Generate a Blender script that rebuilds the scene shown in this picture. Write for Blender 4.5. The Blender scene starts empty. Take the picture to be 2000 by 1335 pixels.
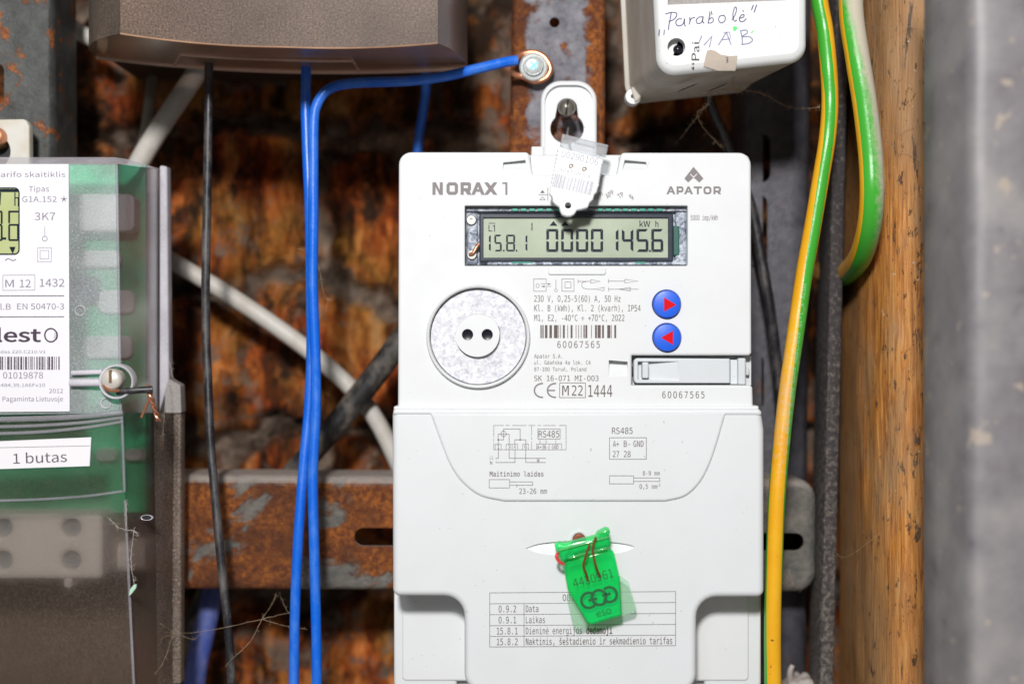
import bpy, bmesh, math, random, os
from mathutils import Vector, Matrix, noise
from mathutils.geometry import delaunay_2d_cdt

# ------------------------------------------------------------------ camera, light, exposure
SC = bpy.context.scene
COL = SC.collection
PX = 0.00018            # metres per photo pixel in the plane of the meter's front (y = 0)
D = 0.50                # camera distance to that plane
cam_d = bpy.data.cameras.new("camera")
cam_d.sensor_fit = 'HORIZONTAL'
cam_d.sensor_width = 36.0
cam_d.lens = 50.0
cam_d.clip_start = 0.01
cam_d.clip_end = 20
cam_d.dof.use_dof = True
cam_d.dof.focus_distance = D + 0.011
cam_d.dof.aperture_fstop = 5.0
cam = bpy.data.objects.new("camera", cam_d)
cam.location = (0, -D, 0)
cam.rotation_euler = (math.radians(90), 0, 0)
COL.objects.link(cam)
SC.camera = cam

world = bpy.data.worlds.new("World")
SC.world = world
world.use_nodes = True
world.node_tree.nodes["Background"].inputs[0].default_value = (1.0, 0.955, 0.91, 1)
world.node_tree.nodes["Background"].inputs[1].default_value = 0.15

def area_lamp(name, loc, aim, size, power, colour):
    d = bpy.data.lights.new(name, 'AREA')
    d.shape = 'DISK'
    d.size = size
    d.energy = power
    d.color = colour
    o = bpy.data.objects.new(name, d)
    o.location = loc
    o.rotation_euler = (Vector(aim) - Vector(loc)).to_track_quat('-Z', 'Y').to_euler()
    COL.objects.link(o)
    return o
area_lamp("work_lamp", (-0.07, -0.86, 0.36), (0, 0.02, 0), 0.10, 9.6, (1.0, 0.985, 0.97))
area_lamp("fill_light", (-0.5, -1.9, 0.9), (0, 0, 0), 0.6, 5.5, (0.90, 0.95, 1.0))  # weak fill added behind the camera, not a known lamp of the place

vs = SC.view_settings
vs.view_transform = 'Standard'
vs.look = 'None'
vs.exposure = 0.0
vs.gamma = 1.0
vs.use_curve_mapping = False
SC.render.engine = 'CYCLES'
SC.cycles.use_denoising = True
SC.cycles.max_bounces = 10
SC.cycles.transparent_max_bounces = 16
SC.cycles.caustics_reflective = False
SC.cycles.caustics_refractive = False

RND = random.Random(7)
PI = math.pi

def W(px, py, y=0.0):
    k = PX * (D + y) / D
    return Vector(((px - 1000) * k, y, (667.5 - py) * k))

# ------------------------------------------------------------------ materials
class NT:
    def __init__(self, name):
        self.m = bpy.data.materials.new(name)
        self.m.use_nodes = True
        self.t = self.m.node_tree
        self.b = self.t.nodes["Principled BSDF"]
        self.out = self.t.nodes["Material Output"]
        self._co = None
    def n(self, kind, **kw):
        nd = self.t.nodes.new(kind)
        for k, v in kw.items():
            setattr(nd, k, v)
        return nd
    def l(self, a, b):
        self.t.links.new(a, b)
    def put(self, sock, v):
        if hasattr(v, 'is_linked') or isinstance(v, bpy.types.NodeSocket):
            self.l(v, sock)
        else:
            sock.default_value = v if not (isinstance(v, tuple) and len(v) == 3 and len(sock.default_value) == 4) else (*v, 1)
    def co(self, scale=(1, 1, 1)):
        if self._co is None:
            self._co = self.n('ShaderNodeNewGeometry').outputs['Position']
        if scale == (1, 1, 1):
            return self._co
        mp = self.n('ShaderNodeMapping')
        mp.inputs['Scale'].default_value = scale
        self.l(self._co, mp.inputs['Vector'])
        return mp.outputs[0]
    def noise(self, scale, detail=4, rough=0.55, stretch=(1, 1, 1), dist=0.0):
        nd = self.n('ShaderNodeTexNoise')
        self.l(self.co(stretch), nd.inputs['Vector'])
        nd.inputs['Scale'].default_value = scale
        nd.inputs['Detail'].default_value = detail
        nd.inputs['Roughness'].default_value = rough
        nd.inputs['Distortion'].default_value = dist
        return nd.outputs['Fac']
    def ramp(self, fac, stops, interp='LINEAR'):
        nd = self.n('ShaderNodeValToRGB')
        nd.color_ramp.interpolation = interp
        e = nd.color_ramp.elements
        while len(e) < len(stops):
            e.new(0.5)
        for i, (p, c) in enumerate(stops):
            e[i].position = p
            if not isinstance(c, tuple):
                c = (c, c, c)
            e[i].color = (*c, 1) if len(c) == 3 else c
        self.l(fac, nd.inputs[0])
        return nd.outputs[0]
    def mix(self, fac, a, b, mode='MIX'):
        nd = self.n('ShaderNodeMix', data_type='RGBA', blend_type=mode)
        self.put(nd.inputs[0], fac)
        self.put(nd.inputs[6], a)
        self.put(nd.inputs[7], b)
        return nd.outputs[2]
    def math(self, op, a, b=0.5):
        nd = self.n('ShaderNodeMath', operation=op)
        self.put(nd.inputs[0], a)
        self.put(nd.inputs[1], b)
        return nd.outputs[0]
    def attr(self, name):
        return self.n('ShaderNodeAttribute', attribute_name=name).outputs['Fac']
    def bump(self, h, strength=0.3, dist=0.001):
        nd = self.n('ShaderNodeBump')
        nd.inputs['Strength'].default_value = strength
        nd.inputs['Distance'].default_value = dist
        self.l(h, nd.inputs['Height'])
        self.l(nd.outputs[0], self.b.inputs['Normal'])
        return nd.outputs[0]
    def set(self, **kw):
        names = {'color': 'Base Color', 'rough': 'Roughness', 'metal': 'Metallic', 'spec': 'Specular IOR Level',
                 'trans': 'Transmission Weight', 'ior': 'IOR', 'alpha': 'Alpha', 'coat': 'Coat Weight',
                 'sss': 'Subsurface Weight'}
        for k, v in kw.items():
            self.put(self.b.inputs[names[k]], v)
        return self

def plain(name, color, rough=0.5, metal=0.0, spec=0.5):
    return NT(name).set(color=color, rough=rough, metal=metal, spec=spec).m

def plastic(name, color, rough=0.42, grime=(0.30, 0.25, 0.18), amount=1.0, grain=0.05):
    t = NT(name)
    cloud = t.ramp(t.noise(38, 5, 0.6), [(0.35, 0.0), (0.75, 0.10 * amount)])
    c = t.mix(cloud, color, grime)
    speck = t.ramp(t.noise(820, 1, 0.4), [(0.765, 0.0), (0.80, 0.75 * amount)])
    c = t.mix(speck, c, tuple(g * 0.5 for g in grime))
    t.set(color=c, rough=t.ramp(t.noise(120, 3), [(0.3, rough - 0.07), (0.7, rough + 0.1)]))
    t.bump(t.noise(2600, 2), grain, 0.0004)
    return t.m

M = {}
M['case'] = plastic('meter_case_plastic', (0.725, 0.74, 0.75), 0.56, amount=0.55)
M['cover'] = plastic('terminal_cover_plastic', (0.705, 0.722, 0.738), 0.48, amount=0.5, grain=0.03)
M['hatch'] = plastic('hatch_plastic', (0.62, 0.65, 0.67), 0.42, amount=0.6)
M['print'] = plain('dark_brown_print', (0.10, 0.07, 0.065), 0.6)
M['print_grey'] = plain('grey_print', (0.21, 0.185, 0.19), 0.6)
M['print_line'] = plain('violet_grey_print', (0.13, 0.11, 0.14), 0.6)
M['black'] = plain('gap_darkness', (0.010, 0.010, 0.012), 0.5)  # darkness inside gaps, slots and holes, given as a colour
M['lens'] = plain('black_lens', (0.006, 0.006, 0.012), 0.22, 0, 0.5)
M['blue_button'] = plastic('blue_button_plastic', (0.003, 0.105, 0.72), 0.42, grime=(0.05, 0.15, 0.6), amount=0.2)
M['red_mark'] = plain('red_paint', (0.66, 0.004, 0.008), 0.75, 0, 0.2)
M['navy'] = plain('dark_navy_frame', (0.008, 0.016, 0.035), 0.3)
t = NT('lcd_glass'); t.set(color=t.ramp(t.noise(60, 3), [(0.3, (0.40, 0.46, 0.34)), (0.7, (0.50, 0.56, 0.43))]), rough=0.25); M['lcd'] = t.m
M['lcd_ink'] = plain('lcd_segment', (0.002, 0.010, 0.022), 0.6, 0, 0.2)
t = NT('lcd_glass_olive'); t.set(color=t.ramp(t.noise(60, 3), [(0.3, (0.42, 0.47, 0.20)), (0.7, (0.52, 0.56, 0.28))]), rough=0.25); M['lcd_olive'] = t.m
M['teal'] = plain('teal_board', (0.005, 0.10, 0.07), 0.4)
M['mint'] = plain('mint_traces', (0.06, 0.42, 0.31), 0.3)

t = NT('spangled_zinc')   # optical port plate: bright flakes
v = t.n('ShaderNodeTexVoronoi'); t.l(t.co(), v.inputs['Vector']); v.inputs['Scale'].default_value = 620
f = t.ramp(t.noise(620, 6, 0.75, dist=0.4), [(0.35, (0.42, 0.42, 0.50)), (0.49, (0.62, 0.625, 0.66)), (0.62, (0.78, 0.78, 0.80))])
t.set(color=f, rough=0.5, metal=0.1)
t.bump(t.noise(900, 3), 0.15, 0.0005); M['zinc'] = t.m

t = NT('crinkled_foil')
f = t.ramp(t.noise(330, 5, 0.7, dist=1.5), [(0.30, (0.03, 0.045, 0.09)), (0.45, (0.16, 0.19, 0.26)), (0.56, (0.50, 0.55, 0.62)), (0.7, (0.75, 0.80, 0.86))])
t.set(color=f, rough=0.5, metal=0.0); t.bump(t.noise(260, 4), 0.5, 0.001); M['foil'] = t.m

def clear_sheet(name, tint=(1, 1, 1), gloss=0.07, dust=0.05, dust_col=(0.6, 0.6, 0.6), rough=0.06, fleck=0.0, fleck_scale=1400, scatter=None, grain=0.0, soft=0.4):
    """thin clear or smoked plastic: see-through part + dust film + clear-coat reflection"""
    t = NT(name)
    t.t.nodes.remove(t.b)
    tr = t.n('ShaderNodeBsdfTransparent'); tr.inputs[0].default_value = (*tint, 1)
    base = tr.outputs[0]
    if scatter:
        rf = t.n('ShaderNodeBsdfRefraction'); rf.inputs['Color'].default_value = (*tint, 1)
        rf.inputs['IOR'].default_value = 1.14; rf.inputs['Roughness'].default_value = scatter
        mx0 = t.n('ShaderNodeMixShader'); mx0.inputs[0].default_value = soft
        t.l(base, mx0.inputs[1]); t.l(rf.outputs[0], mx0.inputs[2]); base = mx0.outputs[0]
    df = t.n('ShaderNodeBsdfDiffuse'); df.inputs[0].default_value = (*dust_col, 1)
    if grain:
        t.l(t.ramp(t.noise(1250, 4, 0.8), [(0.36, tuple(x * (1 - grain) for x in dust_col)), (0.52, dust_col), (0.68, tuple(min(1, x * (1 + 1.6 * grain)) for x in dust_col))]), df.inputs[0])
    film = t.math('MULTIPLY', t.ramp(t.noise(26, 5, 0.6), [(0.25, 0.45), (0.75, 1.5)]), dust)
    if fleck:
        fl = t.ramp(t.noise(fleck_scale, 3, 0.75), [(0.52, 0.0), (0.72, fleck)])
        film = t.math('ADD', film, fl)
    mx = t.n('ShaderNodeMixShader'); t.l(film, mx.inputs[0]); t.l(base, mx.inputs[1]); t.l(df.outputs[0], mx.inputs[2])
    gl = t.n('ShaderNodeBsdfGlossy'); gl.inputs['Roughness'].default_value = rough
    fr = t.n('ShaderNodeFresnel'); fr.inputs[0].default_value = 1.35
    k = t.math('ADD', t.math('MULTIPLY', fr.outputs[0], 0.6), gloss)
    mx2 = t.n('ShaderNodeMixShader'); t.l(k, mx2.inputs[0]); t.l(mx.outputs[0], mx2.inputs[1]); t.l(gl.outputs[0], mx2.inputs[2])
    t.l(mx2.outputs[0], t.out.inputs[0])
    return t.m
M['window'] = clear_sheet('clear_window', gloss=0.004, rough=0.12, dust=0.006, fleck=0.05, fleck_scale=1900)
M['clear_cover'] = clear_sheet('clear_meter_cover', (0.97, 0.98, 0.98), 0.010, 0.27, (0.78, 0.82, 0.84), 0.2, 0.30, 1400, scatter=1.0, grain=0.2, soft=0.4)
M['clear_side'] = clear_sheet('clear_cover_side', (0.92, 0.90, 0.93), 0.012, 0.20, (0.60, 0.55, 0.61), 0.25, 0.36, 1400, scatter=0.4, grain=0.4, soft=0.15)
M['clear_lower'] = clear_sheet('smoked_lower_cover', (0.90, 0.86, 0.83), 0.012, 0.10, (0.30, 0.225, 0.175), 0.3, 0.14, 1500, scatter=1.0, grain=0.5, soft=0.6)
M['clear_edge'] = clear_sheet('clear_edge', (0.88, 0.88, 0.92), 0.02, 0.66, (0.74, 0.71, 0.77), 0.2, 0.2)
M['clear_rib'] = clear_sheet('clear_rib', (0.90, 0.90, 0.93), 0.02, 0.26, (0.62, 0.60, 0.66), 0.2, 0.1)
M['dusty_edge'] = clear_sheet('dusty_clear_edge', (0.65, 0.6, 0.55), 0.01, 0.42, (0.36, 0.285, 0.235), 0.4, 0.6, 1000, grain=0.6)
M['brown_cover'] = clear_sheet('smoked_brown_plastic', (0.40, 0.30, 0.25), 0.004, 0.68, (0.165, 0.106, 0.076), 0.45, 0.20, 1500, grain=0.6)
M['brown_under_glow'] = clear_sheet('smoked_brown_underside_glow', (0.62, 0.44, 0.33), 0.012, 0.55, (0.66, 0.40, 0.26), 0.3, 0.04)  # film colour raised to paint in light passing through the lid
M['brown_rim_glow'] = clear_sheet('smoked_brown_rim_glow', (0.6, 0.42, 0.33), 0.03, 0.8, (0.85, 0.58, 0.46), 0.2, 0.05)  # pale film colour paints the edge glowing with transmitted light
M['seal_clear'] = clear_sheet('clear_tag_plastic', (0.93, 0.95, 0.97), 0.06, 0.35, (0.75, 0.77, 0.80), 0.1)
M['green_seal'] = clear_sheet('green_seal_plastic', (0.30, 0.98, 0.48), 0.02, 0.42, (0.015, 0.85, 0.22), 0.15)
M['green_pale'] = clear_sheet('pale_green_flap', (0.82, 0.97, 0.86), 0.02, 0.25, (0.62, 0.82, 0.66), 0.15)

def rusted(name, base_lo, base_hi, *_, edge=None, thin=None, rust_lo=0.47, rust_hi=0.56, scale=70, metal=0.35, orange=(0.40, 0.125, 0.018), dark=(0.075, 0.022, 0.010), bump=0.7, dust=None):
    if _: rust_lo, rust_hi, scale, metal = (list(_) + [rust_lo, rust_hi, scale, metal][len(_):])[:4]
    return _rusted(name, base_lo, base_hi, rust_lo, rust_hi, scale, metal, orange, dark, bump, dust, edge, thin)

def _rusted(name, base_lo, base_hi, rust_lo=0.47, rust_hi=0.56, scale=70, metal=0.35, orange=(0.40, 0.125, 0.018), dark=(0.075, 0.022, 0.010), bump=0.7, dust=None, edge=None, thin=None):
    t = NT(name)
    steel = t.ramp(t.noise(150, 6, 0.65), [(0.3, base_lo), (0.7, base_hi)])
    rust = t.ramp(t.noise(400, 10, 0.8, dist=0.2), [(0.30, dark), (0.45, (0.17, 0.042, 0.012)), (0.56, orange), (0.68, (0.52, 0.19, 0.035)), (0.80, (0.62, 0.36, 0.22))])
    field = t.noise(scale, 9, 0.68, dist=0.4)
    if edge:     # rust creeps in from the folds of the rail (centre line x, reach)
        sp = t.n('ShaderNodeSeparateXYZ'); t.l(t.co(), sp.inputs[0])
        far = t.math('ABSOLUTE', t.math('SUBTRACT', sp.outputs['X'], edge[0]))
        field = t.math('ADD', field, t.ramp(t.math('MULTIPLY', far, 1 / edge[1]), [(0.55, 0.0), (1.0, 0.22)]))
    if thin:     # less rust towards one end of the bar: (x from, x to)
        sp = t.n('ShaderNodeSeparateXYZ'); t.l(t.co(), sp.inputs[0])
        q = t.math('DIVIDE', t.math('SUBTRACT', sp.outputs['X'], thin[0]), thin[1] - thin[0])
        field = t.math('SUBTRACT', field, t.ramp(q, [(0.0, 0.0), (1.0, 0.24)]))
    mask = t.ramp(field, [(rust_lo, 0.0), (rust_hi, 1.0)])
    rust = t.mix(t.ramp(t.noise(75, 5, 0.6), [(0.38, 0.75), (0.58, 0.0)]), rust, dark)
    c = t.mix(mask, steel, rust)
    if dust:
        up = t.n('ShaderNodeNewGeometry')
        sx = t.n('ShaderNodeSeparateXYZ'); t.l(up.outputs['True Normal'], sx.inputs[0])
        k = t.ramp(t.math('ADD', sx.outputs['Z'], t.math('MULTIPLY', t.noise(180, 5), 0.5)), [(0.55, 0.0), (0.85, 0.9)])
        c = t.mix(k, c, dust)
    t.set(color=c, rough=t.math('ADD', t.ramp(mask, [(0, 0.34), (1, 0.42)]), t.math('MULTIPLY', t.noise(900, 3), 0.3)), metal=t.ramp(mask, [(0, metal), (1, 0.0)]))
    h = t.math('ADD', t.math('MULTIPLY', mask, 0.6), t.math('MULTIPLY', t.noise(480, 7, 0.75), 1.6))
    t.bump(h, bump, 0.0015)
    return t.m
M['rust_rail'] = rusted('heavily_rusted_steel', (0.11, 0.112, 0.105), (0.30, 0.27, 0.235), 0.40, 0.45, 34, 0.15, dust=(0.44, 0.39, 0.35), thin=(-0.085, 0.11))
M['centre_rail'] = rusted('rusted_grey_steel', (0.16, 0.16, 0.185), (0.40, 0.39, 0.43), 0.50, 0.58, 55, 0.15, dust=(0.5, 0.46, 0.44), edge=(0.0170, 0.0175))
M['left_rail'] = rusted('speckled_zinc_steel', (0.045, 0.048, 0.045), (0.115, 0.118, 0.112), 0.575, 0.61, 120, 0.3, bump=0.35)
M['dark_rail'] = rusted('dark_painted_steel', (0.045, 0.045, 0.055), (0.11, 0.105, 0.12), 0.60, 0.72, 40, 0.25, bump=0.2)
t = NT('dusty_black_bar')
sp = t.n('ShaderNodeSeparateXYZ'); t.l(t.co(), sp.inputs[0])
low = t.ramp(t.math('ADD', t.math('MULTIPLY', sp.outputs['Z'], 3.2), 0.5), [(0.0, 0.10), (0.62, 0.0), (0.9, -0.0)])
up = t.ramp(t.math('ADD', t.math('SUBTRACT', t.noise(520, 7, 0.75), 0.06), low), [(0.46, 0.0), (0.66, 0.9)])
t.set(color=t.mix(up, (0.045, 0.040, 0.042), (0.27, 0.235, 0.20)), rough=0.75); t.bump(t.noise(600, 6, 0.7), 0.6, 0.0012); M['dusty_bar'] = t.m

t = NT('grey_zinc_sheet')
c = t.ramp(t.noise(55, 6, 0.6), [(0.34, (0.165, 0.150, 0.160)), (0.5, (0.22, 0.205, 0.213)), (0.66, (0.28, 0.262, 0.258))])
c = t.mix(t.ramp(t.noise(150, 3, 0.5), [(0.645, 0.0), (0.69, 0.7)]), c, (0.42, 0.35, 0.28))
c = t.mix(t.ramp(t.noise(110, 2, 0.5), [(0.25, 0.6), (0.32, 0.0)]), c, (0.10, 0.095, 0.11))
t.set(color=c, rough=0.5, metal=0.0); t.bump(t.noise(90, 4), 0.1, 0.001); M['grey_sheet'] = t.m

t = NT('weathered_pine')
g = t.noise(120, 6, 0.65, (6, 6, 0.35), 0.5)
c = t.ramp(g, [(0.34, (0.27, 0.088, 0.012)), (0.46, (0.48, 0.178, 0.030)), (0.56, (0.62, 0.265, 0.058)), (0.70, (0.68, 0.37, 0.13))])
c = t.mix(t.ramp(t.noise(16, 4, 0.6, (1, 1, 0.4)), [(0.42, 0.0), (0.62, 0.8)]), c, (0.34, 0.20, 0.095))
sp = t.ramp(t.noise(260, 6, 0.75, (1.6, 1.6, 0.55)), [(0.585, 0.0), (0.63, 0.95)])
c = t.mix(sp, c, (0.045, 0.033, 0.024))
c = t.mix(t.ramp(t.noise(85, 7, 0.75, (2.4, 2.4, 0.3)), [(0.60, 0.0), (0.645, 0.9)]), c, (0.06, 0.042, 0.03))
c = t.mix(t.ramp(t.noise(28, 5, 0.65, (1.4, 1.4, 0.5)), [(0.5, 0.0), (0.68, 0.6)]), c, (0.36, 0.25, 0.15))
c = t.mix(t.ramp(t.noise(300, 2), [(0.73, 0.0), (0.78, 0.8)]), c, (0.62, 0.55, 0.46))
t.set(color=c, rough=0.6); t.bump(t.math('SUBTRACT', g, t.math('MULTIPLY', sp, 0.8)), 0.5, 0.0014); M['pine'] = t.m

def cable_mat(name, col, dust_col, dust=0.5, rough=0.33, fine=0.3):
    t = NT(name)
    up = t.n('ShaderNodeNewGeometry')
    k = t.ramp(t.math('MULTIPLY', t.noise(130, 6, 0.7, (1, 1, 0.5)), 1.0), [(0.45, 0.0), (0.75, dust)])
    c = t.mix(k, col, dust_col)
    c = t.mix(t.ramp(t.noise(1700, 3, 0.7), [(0.60, 0.0), (0.75, fine)]), c, dust_col)
    t.set(color=c, rough=t.ramp(k, [(0, rough), (1, 0.8)])); t.bump(t.noise(500, 4), 0.12, 0.0006)
    return t.m
M['blue_wire'] = cable_mat('blue_insulation', (0.003, 0.135, 0.72), (0.20, 0.42, 0.78), 0.30, 0.32, 0.35)
M['black_cable'] = cable_mat('black_insulation', (0.014, 0.014, 0.018), (0.25, 0.225, 0.21), 0.55, 0.38, 0.6)
M['white_cable'] = cable_mat('off_white_insulation', (0.60, 0.57, 0.52), (0.36, 0.29, 0.20), 0.5, 0.5, 0.2)
M['grey_cable'] = cable_mat('grey_insulation', (0.20, 0.17, 0.13), (0.30, 0.26, 0.2), 0.5, 0.6, 0.2)
M['dusty_cable'] = cable_mat('thick_black_insulation', (0.015, 0.014, 0.016), (0.30, 0.25, 0.20), 0.7, 0.5, 0.3)
M['slate_cable'] = cable_mat('slate_blue_insulation', (0.05, 0.085, 0.34), (0.26, 0.26, 0.36), 0.8, 0.6, 0.2)

t = NT('earth_insulation')   # green and yellow stripes with a film of pinkish dust
g = t.attr('green'); du = t.attr('dust')
edge = t.ramp(g, [(0.49, 0.0), (0.51, 1.0)])
c = t.mix(edge, t.ramp(t.noise(90, 4), [(0.3, (0.80, 0.38, 0.010)), (0.7, (0.86, 0.46, 0.020))]), (0.055, 0.40, 0.035))
dk = t.ramp(t.math('ADD', du, t.math('MULTIPLY', t.math('SUBTRACT', t.noise(500, 6, 0.7), 0.5), 0.7)), [(0.32, 0.0), (0.75, 0.88)])
c = t.mix(dk, c, (0.60, 0.49, 0.42))
c = t.mix(t.ramp(t.noise(420, 2, 0.5), [(0.735, 0.0), (0.77, 0.8)]), c, (0.06, 0.045, 0.03))
t.set(color=c, rough=t.ramp(dk, [(0, 0.28), (1, 0.85)])); t.bump(t.noise(900, 5, 0.7), 0.12, 0.0008); M['earth'] = t.m
M['faint_print'] = plain('faint_embossed_print', (0.32, 0.58, 0.30), 0.5)

M['copper'] = plain('copper', (0.62, 0.27, 0.15), 0.32, 0.75)
M['copper_dark'] = plain('dark_copper', (0.24, 0.06, 0.025), 0.4, 0.3)
M['red_wire'] = plain('red_wire', (0.75, 0.05, 0.05), 0.3)
M['zinc_screw'] = plain('bright_zinc', (0.72, 0.75, 0.74), 0.33, 0.55)
M['cross_recess'] = plain('bluish_recess', (0.06, 0.20, 0.27), 0.4, 0.5)
M['old_screw'] = NT('aged_screw_steel').set(color=(0.26, 0.235, 0.20), rough=0.36, metal=0.7).m
M['dull_steel'] = NT('dull_steel').set(color=(0.42, 0.40, 0.36), rough=0.4, metal=0.6).m
M['white_box'] = plastic('junction_box_plastic', (0.76, 0.77, 0.77), 0.38, amount=0.8)
t = NT('yellowed_shaded_box_side')  # yellowing, with the underside's shade also darkened into the colour
t.set(color=t.mix(t.ramp(t.noise(70, 5, 0.6, (1, 1, 0.3)), [(0.35, 0.0), (0.75, 0.6)]), (0.50, 0.47, 0.42), (0.28, 0.21, 0.14)), rough=0.5); M['box_side'] = t.m
M['ink_blue'] = plain('blue_black_ink', (0.030, 0.026, 0.14), 0.5)
M['ink_faded'] = plain('faded_blue_ink', (0.17, 0.17, 0.33), 0.6)
M['ink_black'] = plain('black_print', (0.035, 0.03, 0.03), 0.6)
M['green_dot'] = plain('green_dot', (0.08, 0.70, 0.15), 0.5)
M['tape'] = clear_sheet('yellowed_tape', (0.9, 0.82, 0.72), 0.01, 0.55, (0.58, 0.49, 0.42), 0.3)
M['paper'] = plain('white_paper', (0.82, 0.80, 0.83), 0.55)
M['label_white'] = plain('white_label', (0.80, 0.79, 0.83), 0.45)
M['label_print'] = plain('pale_violet_print', (0.23, 0.20, 0.27), 0.6)
M['label_dark'] = plain('plum_print', (0.050, 0.022, 0.055), 0.6)
t = NT('circuit_board')
t.set(color=t.ramp(t.noise(45, 5, 0.6), [(0.3, (0.008, 0.22, 0.09)), (0.5, (0.02, 0.55, 0.25)), (0.7, (0.10, 0.62, 0.34))]), rough=0.4); M['pcb'] = t.m
M['pale_part'] = plain('pale_component', (0.80, 0.80, 0.80), 0.5)
M['terminal'] = plain('white_terminal_block', (0.92, 0.88, 0.84), 0.5)
M['cream_tab'] = NT('cream_tab')
tt = M['cream_tab']; tt.set(color=tt.mix(tt.ramp(tt.noise(90, 5), [(0.45, 0.0), (0.75, 0.6)]), (0.66, 0.64, 0.58), (0.50, 0.38, 0.22)), rough=0.5); M['cream_tab'] = tt.m
M['grey_flange'] = NT('dusty_grey_flange')
tt = M['grey_flange']; tt.set(color=tt.mix(tt.ramp(tt.noise(900, 5, 0.7), [(0.45, 0.0), (0.7, 0.7)]), (0.30, 0.28, 0.27), (0.46, 0.40, 0.36)), rough=0.7); M['grey_flange'] = tt.m
M['web'] = plain('dusty_web', (0.40, 0.30, 0.20), 0.9)
M['fluff'] = plain('pale_fluff', (0.55, 0.50, 0.44), 0.9)
M['plaster'] = NT('plaster')
tt = M['plaster']; tt.set(color=tt.ramp(tt.noise(200, 5), [(0.3, (0.36, 0.31, 0.28)), (0.7, (0.62, 0.56, 0.52))]), rough=0.85); tt.bump(tt.noise(500, 5), 0.5, 0.001); M['plaster'] = tt.m

t = NT('old_brickwork')
warp = t.n('ShaderNodeTexNoise'); t.l(t.co(), warp.inputs['Vector']); warp.inputs['Scale'].default_value = 30; warp.inputs['Detail'].default_value = 4
wv = t.n('ShaderNodeVectorMath', operation='SCALE'); wv.inputs['Scale'].default_value = 0.022
ws = t.n('ShaderNodeVectorMath', operation='SUBTRACT'); t.l(warp.outputs['Color'], ws.inputs[0]); ws.inputs[1].default_value = (0.5, 0.5, 0.5)
t.l(ws.outputs[0], wv.inputs[0])
wa = t.n('ShaderNodeVectorMath', operation='ADD'); t.l(t.co(), wa.inputs[0]); t.l(wv.outputs[0], wa.inputs[1])
streak = t.n('ShaderNodeTexNoise'); mp = t.n('ShaderNodeMapping'); mp.inputs['Scale'].default_value = (1, 1, 0.16); t.l(wa.outputs[0], mp.inputs['Vector'])
t.l(mp.outputs[0], streak.inputs['Vector']); streak.inputs['Scale'].default_value = 95; streak.inputs['Detail'].default_value = 7; streak.inputs['Roughness'].default_value = 0.65
big = t.noise(22, 4, 0.6)
fired = t.ramp(streak.outputs['Fac'], [(0.30, (0.015, 0.007, 0.004)), (0.41, (0.11, 0.026, 0.007)), (0.51, (0.38, 0.095, 0.018)), (0.60, (0.60, 0.23, 0.065)), (0.76, (0.68, 0.42, 0.22))])
ochre = t.ramp(streak.outputs['Fac'], [(0.30, (0.015, 0.008, 0.004)), (0.43, (0.11, 0.050, 0.010)), (0.55, (0.34, 0.165, 0.035)), (0.72, (0.52, 0.36, 0.17))])
brick = t.mix(t.ramp(big, [(0.42, 0.0), (0.58, 1.0)]), fired, ochre)
mort = t.ramp(t.noise(85, 7, 0.65), [(0.3, (0.02, 0.014, 0.011)), (0.5, (0.12, 0.085, 0.062)), (0.7, (0.30, 0.23, 0.18))])
chip = t.n('ShaderNodeTexVoronoi'); chip.inputs['Scale'].default_value = 75
mpc = t.n('ShaderNodeMapping'); mpc.inputs['Scale'].default_value = (1, 1, 0.5); t.l(wa.outputs[0], mpc.inputs['Vector']); t.l(mpc.outputs[0], chip.inputs['Vector'])
sepc = t.n('ShaderNodeSeparateColor'); t.l(chip.outputs['Color'], sepc.inputs[0])
tint = t.ramp(sepc.outputs[0], [(0.0, (0.35, 0.22, 0.18)), (0.35, (0.85, 0.55, 0.40)), (0.65, (1.0, 0.85, 0.7)), (1.0, (1.25, 1.15, 1.1))])
brick = t.mix(0.75, brick, tint, 'MULTIPLY')
brick = t.mix(1.0, brick, (0.92, 0.86, 0.84), 'MULTIPLY')
c = t.mix(t.attr('mortar'), brick, mort)
dark_patch = t.ramp(t.noise(19, 6, 0.7), [(0.42, 0.95), (0.50, 0.0)])  # random near-black patches over brick and mortar
deb = t.ramp(t.noise(36, 7, 0.7), [(0.53, 0.0), (0.60, 0.85)])
c = t.mix(deb, c, t.mix(0.6, mort, (0.20, 0.15, 0.115)))
c = t.mix(dark_patch, c, (0.022, 0.012, 0.007))
t.set(color=c, rough=0.85, spec=0.2); t.bump(streak.outputs['Fac'], 0.6, 0.004); M['brick'] = t.m

# ------------------------------------------------------------------ object helpers
def thing(name, label, cat, loc=(0, 0, 0), group=None):
    o = bpy.data.objects.new(name, None)
    o.empty_display_size = 0.01
    o.location = loc
    o["label"] = label
    o["category"] = cat
    if group:
        o["group"] = group
    COL.objects.link(o)
    return o

def wloc(o):
    v = Vector(o.location)
    while o.parent:
        o = o.parent
        v += Vector(o.location)
    return v

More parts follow.
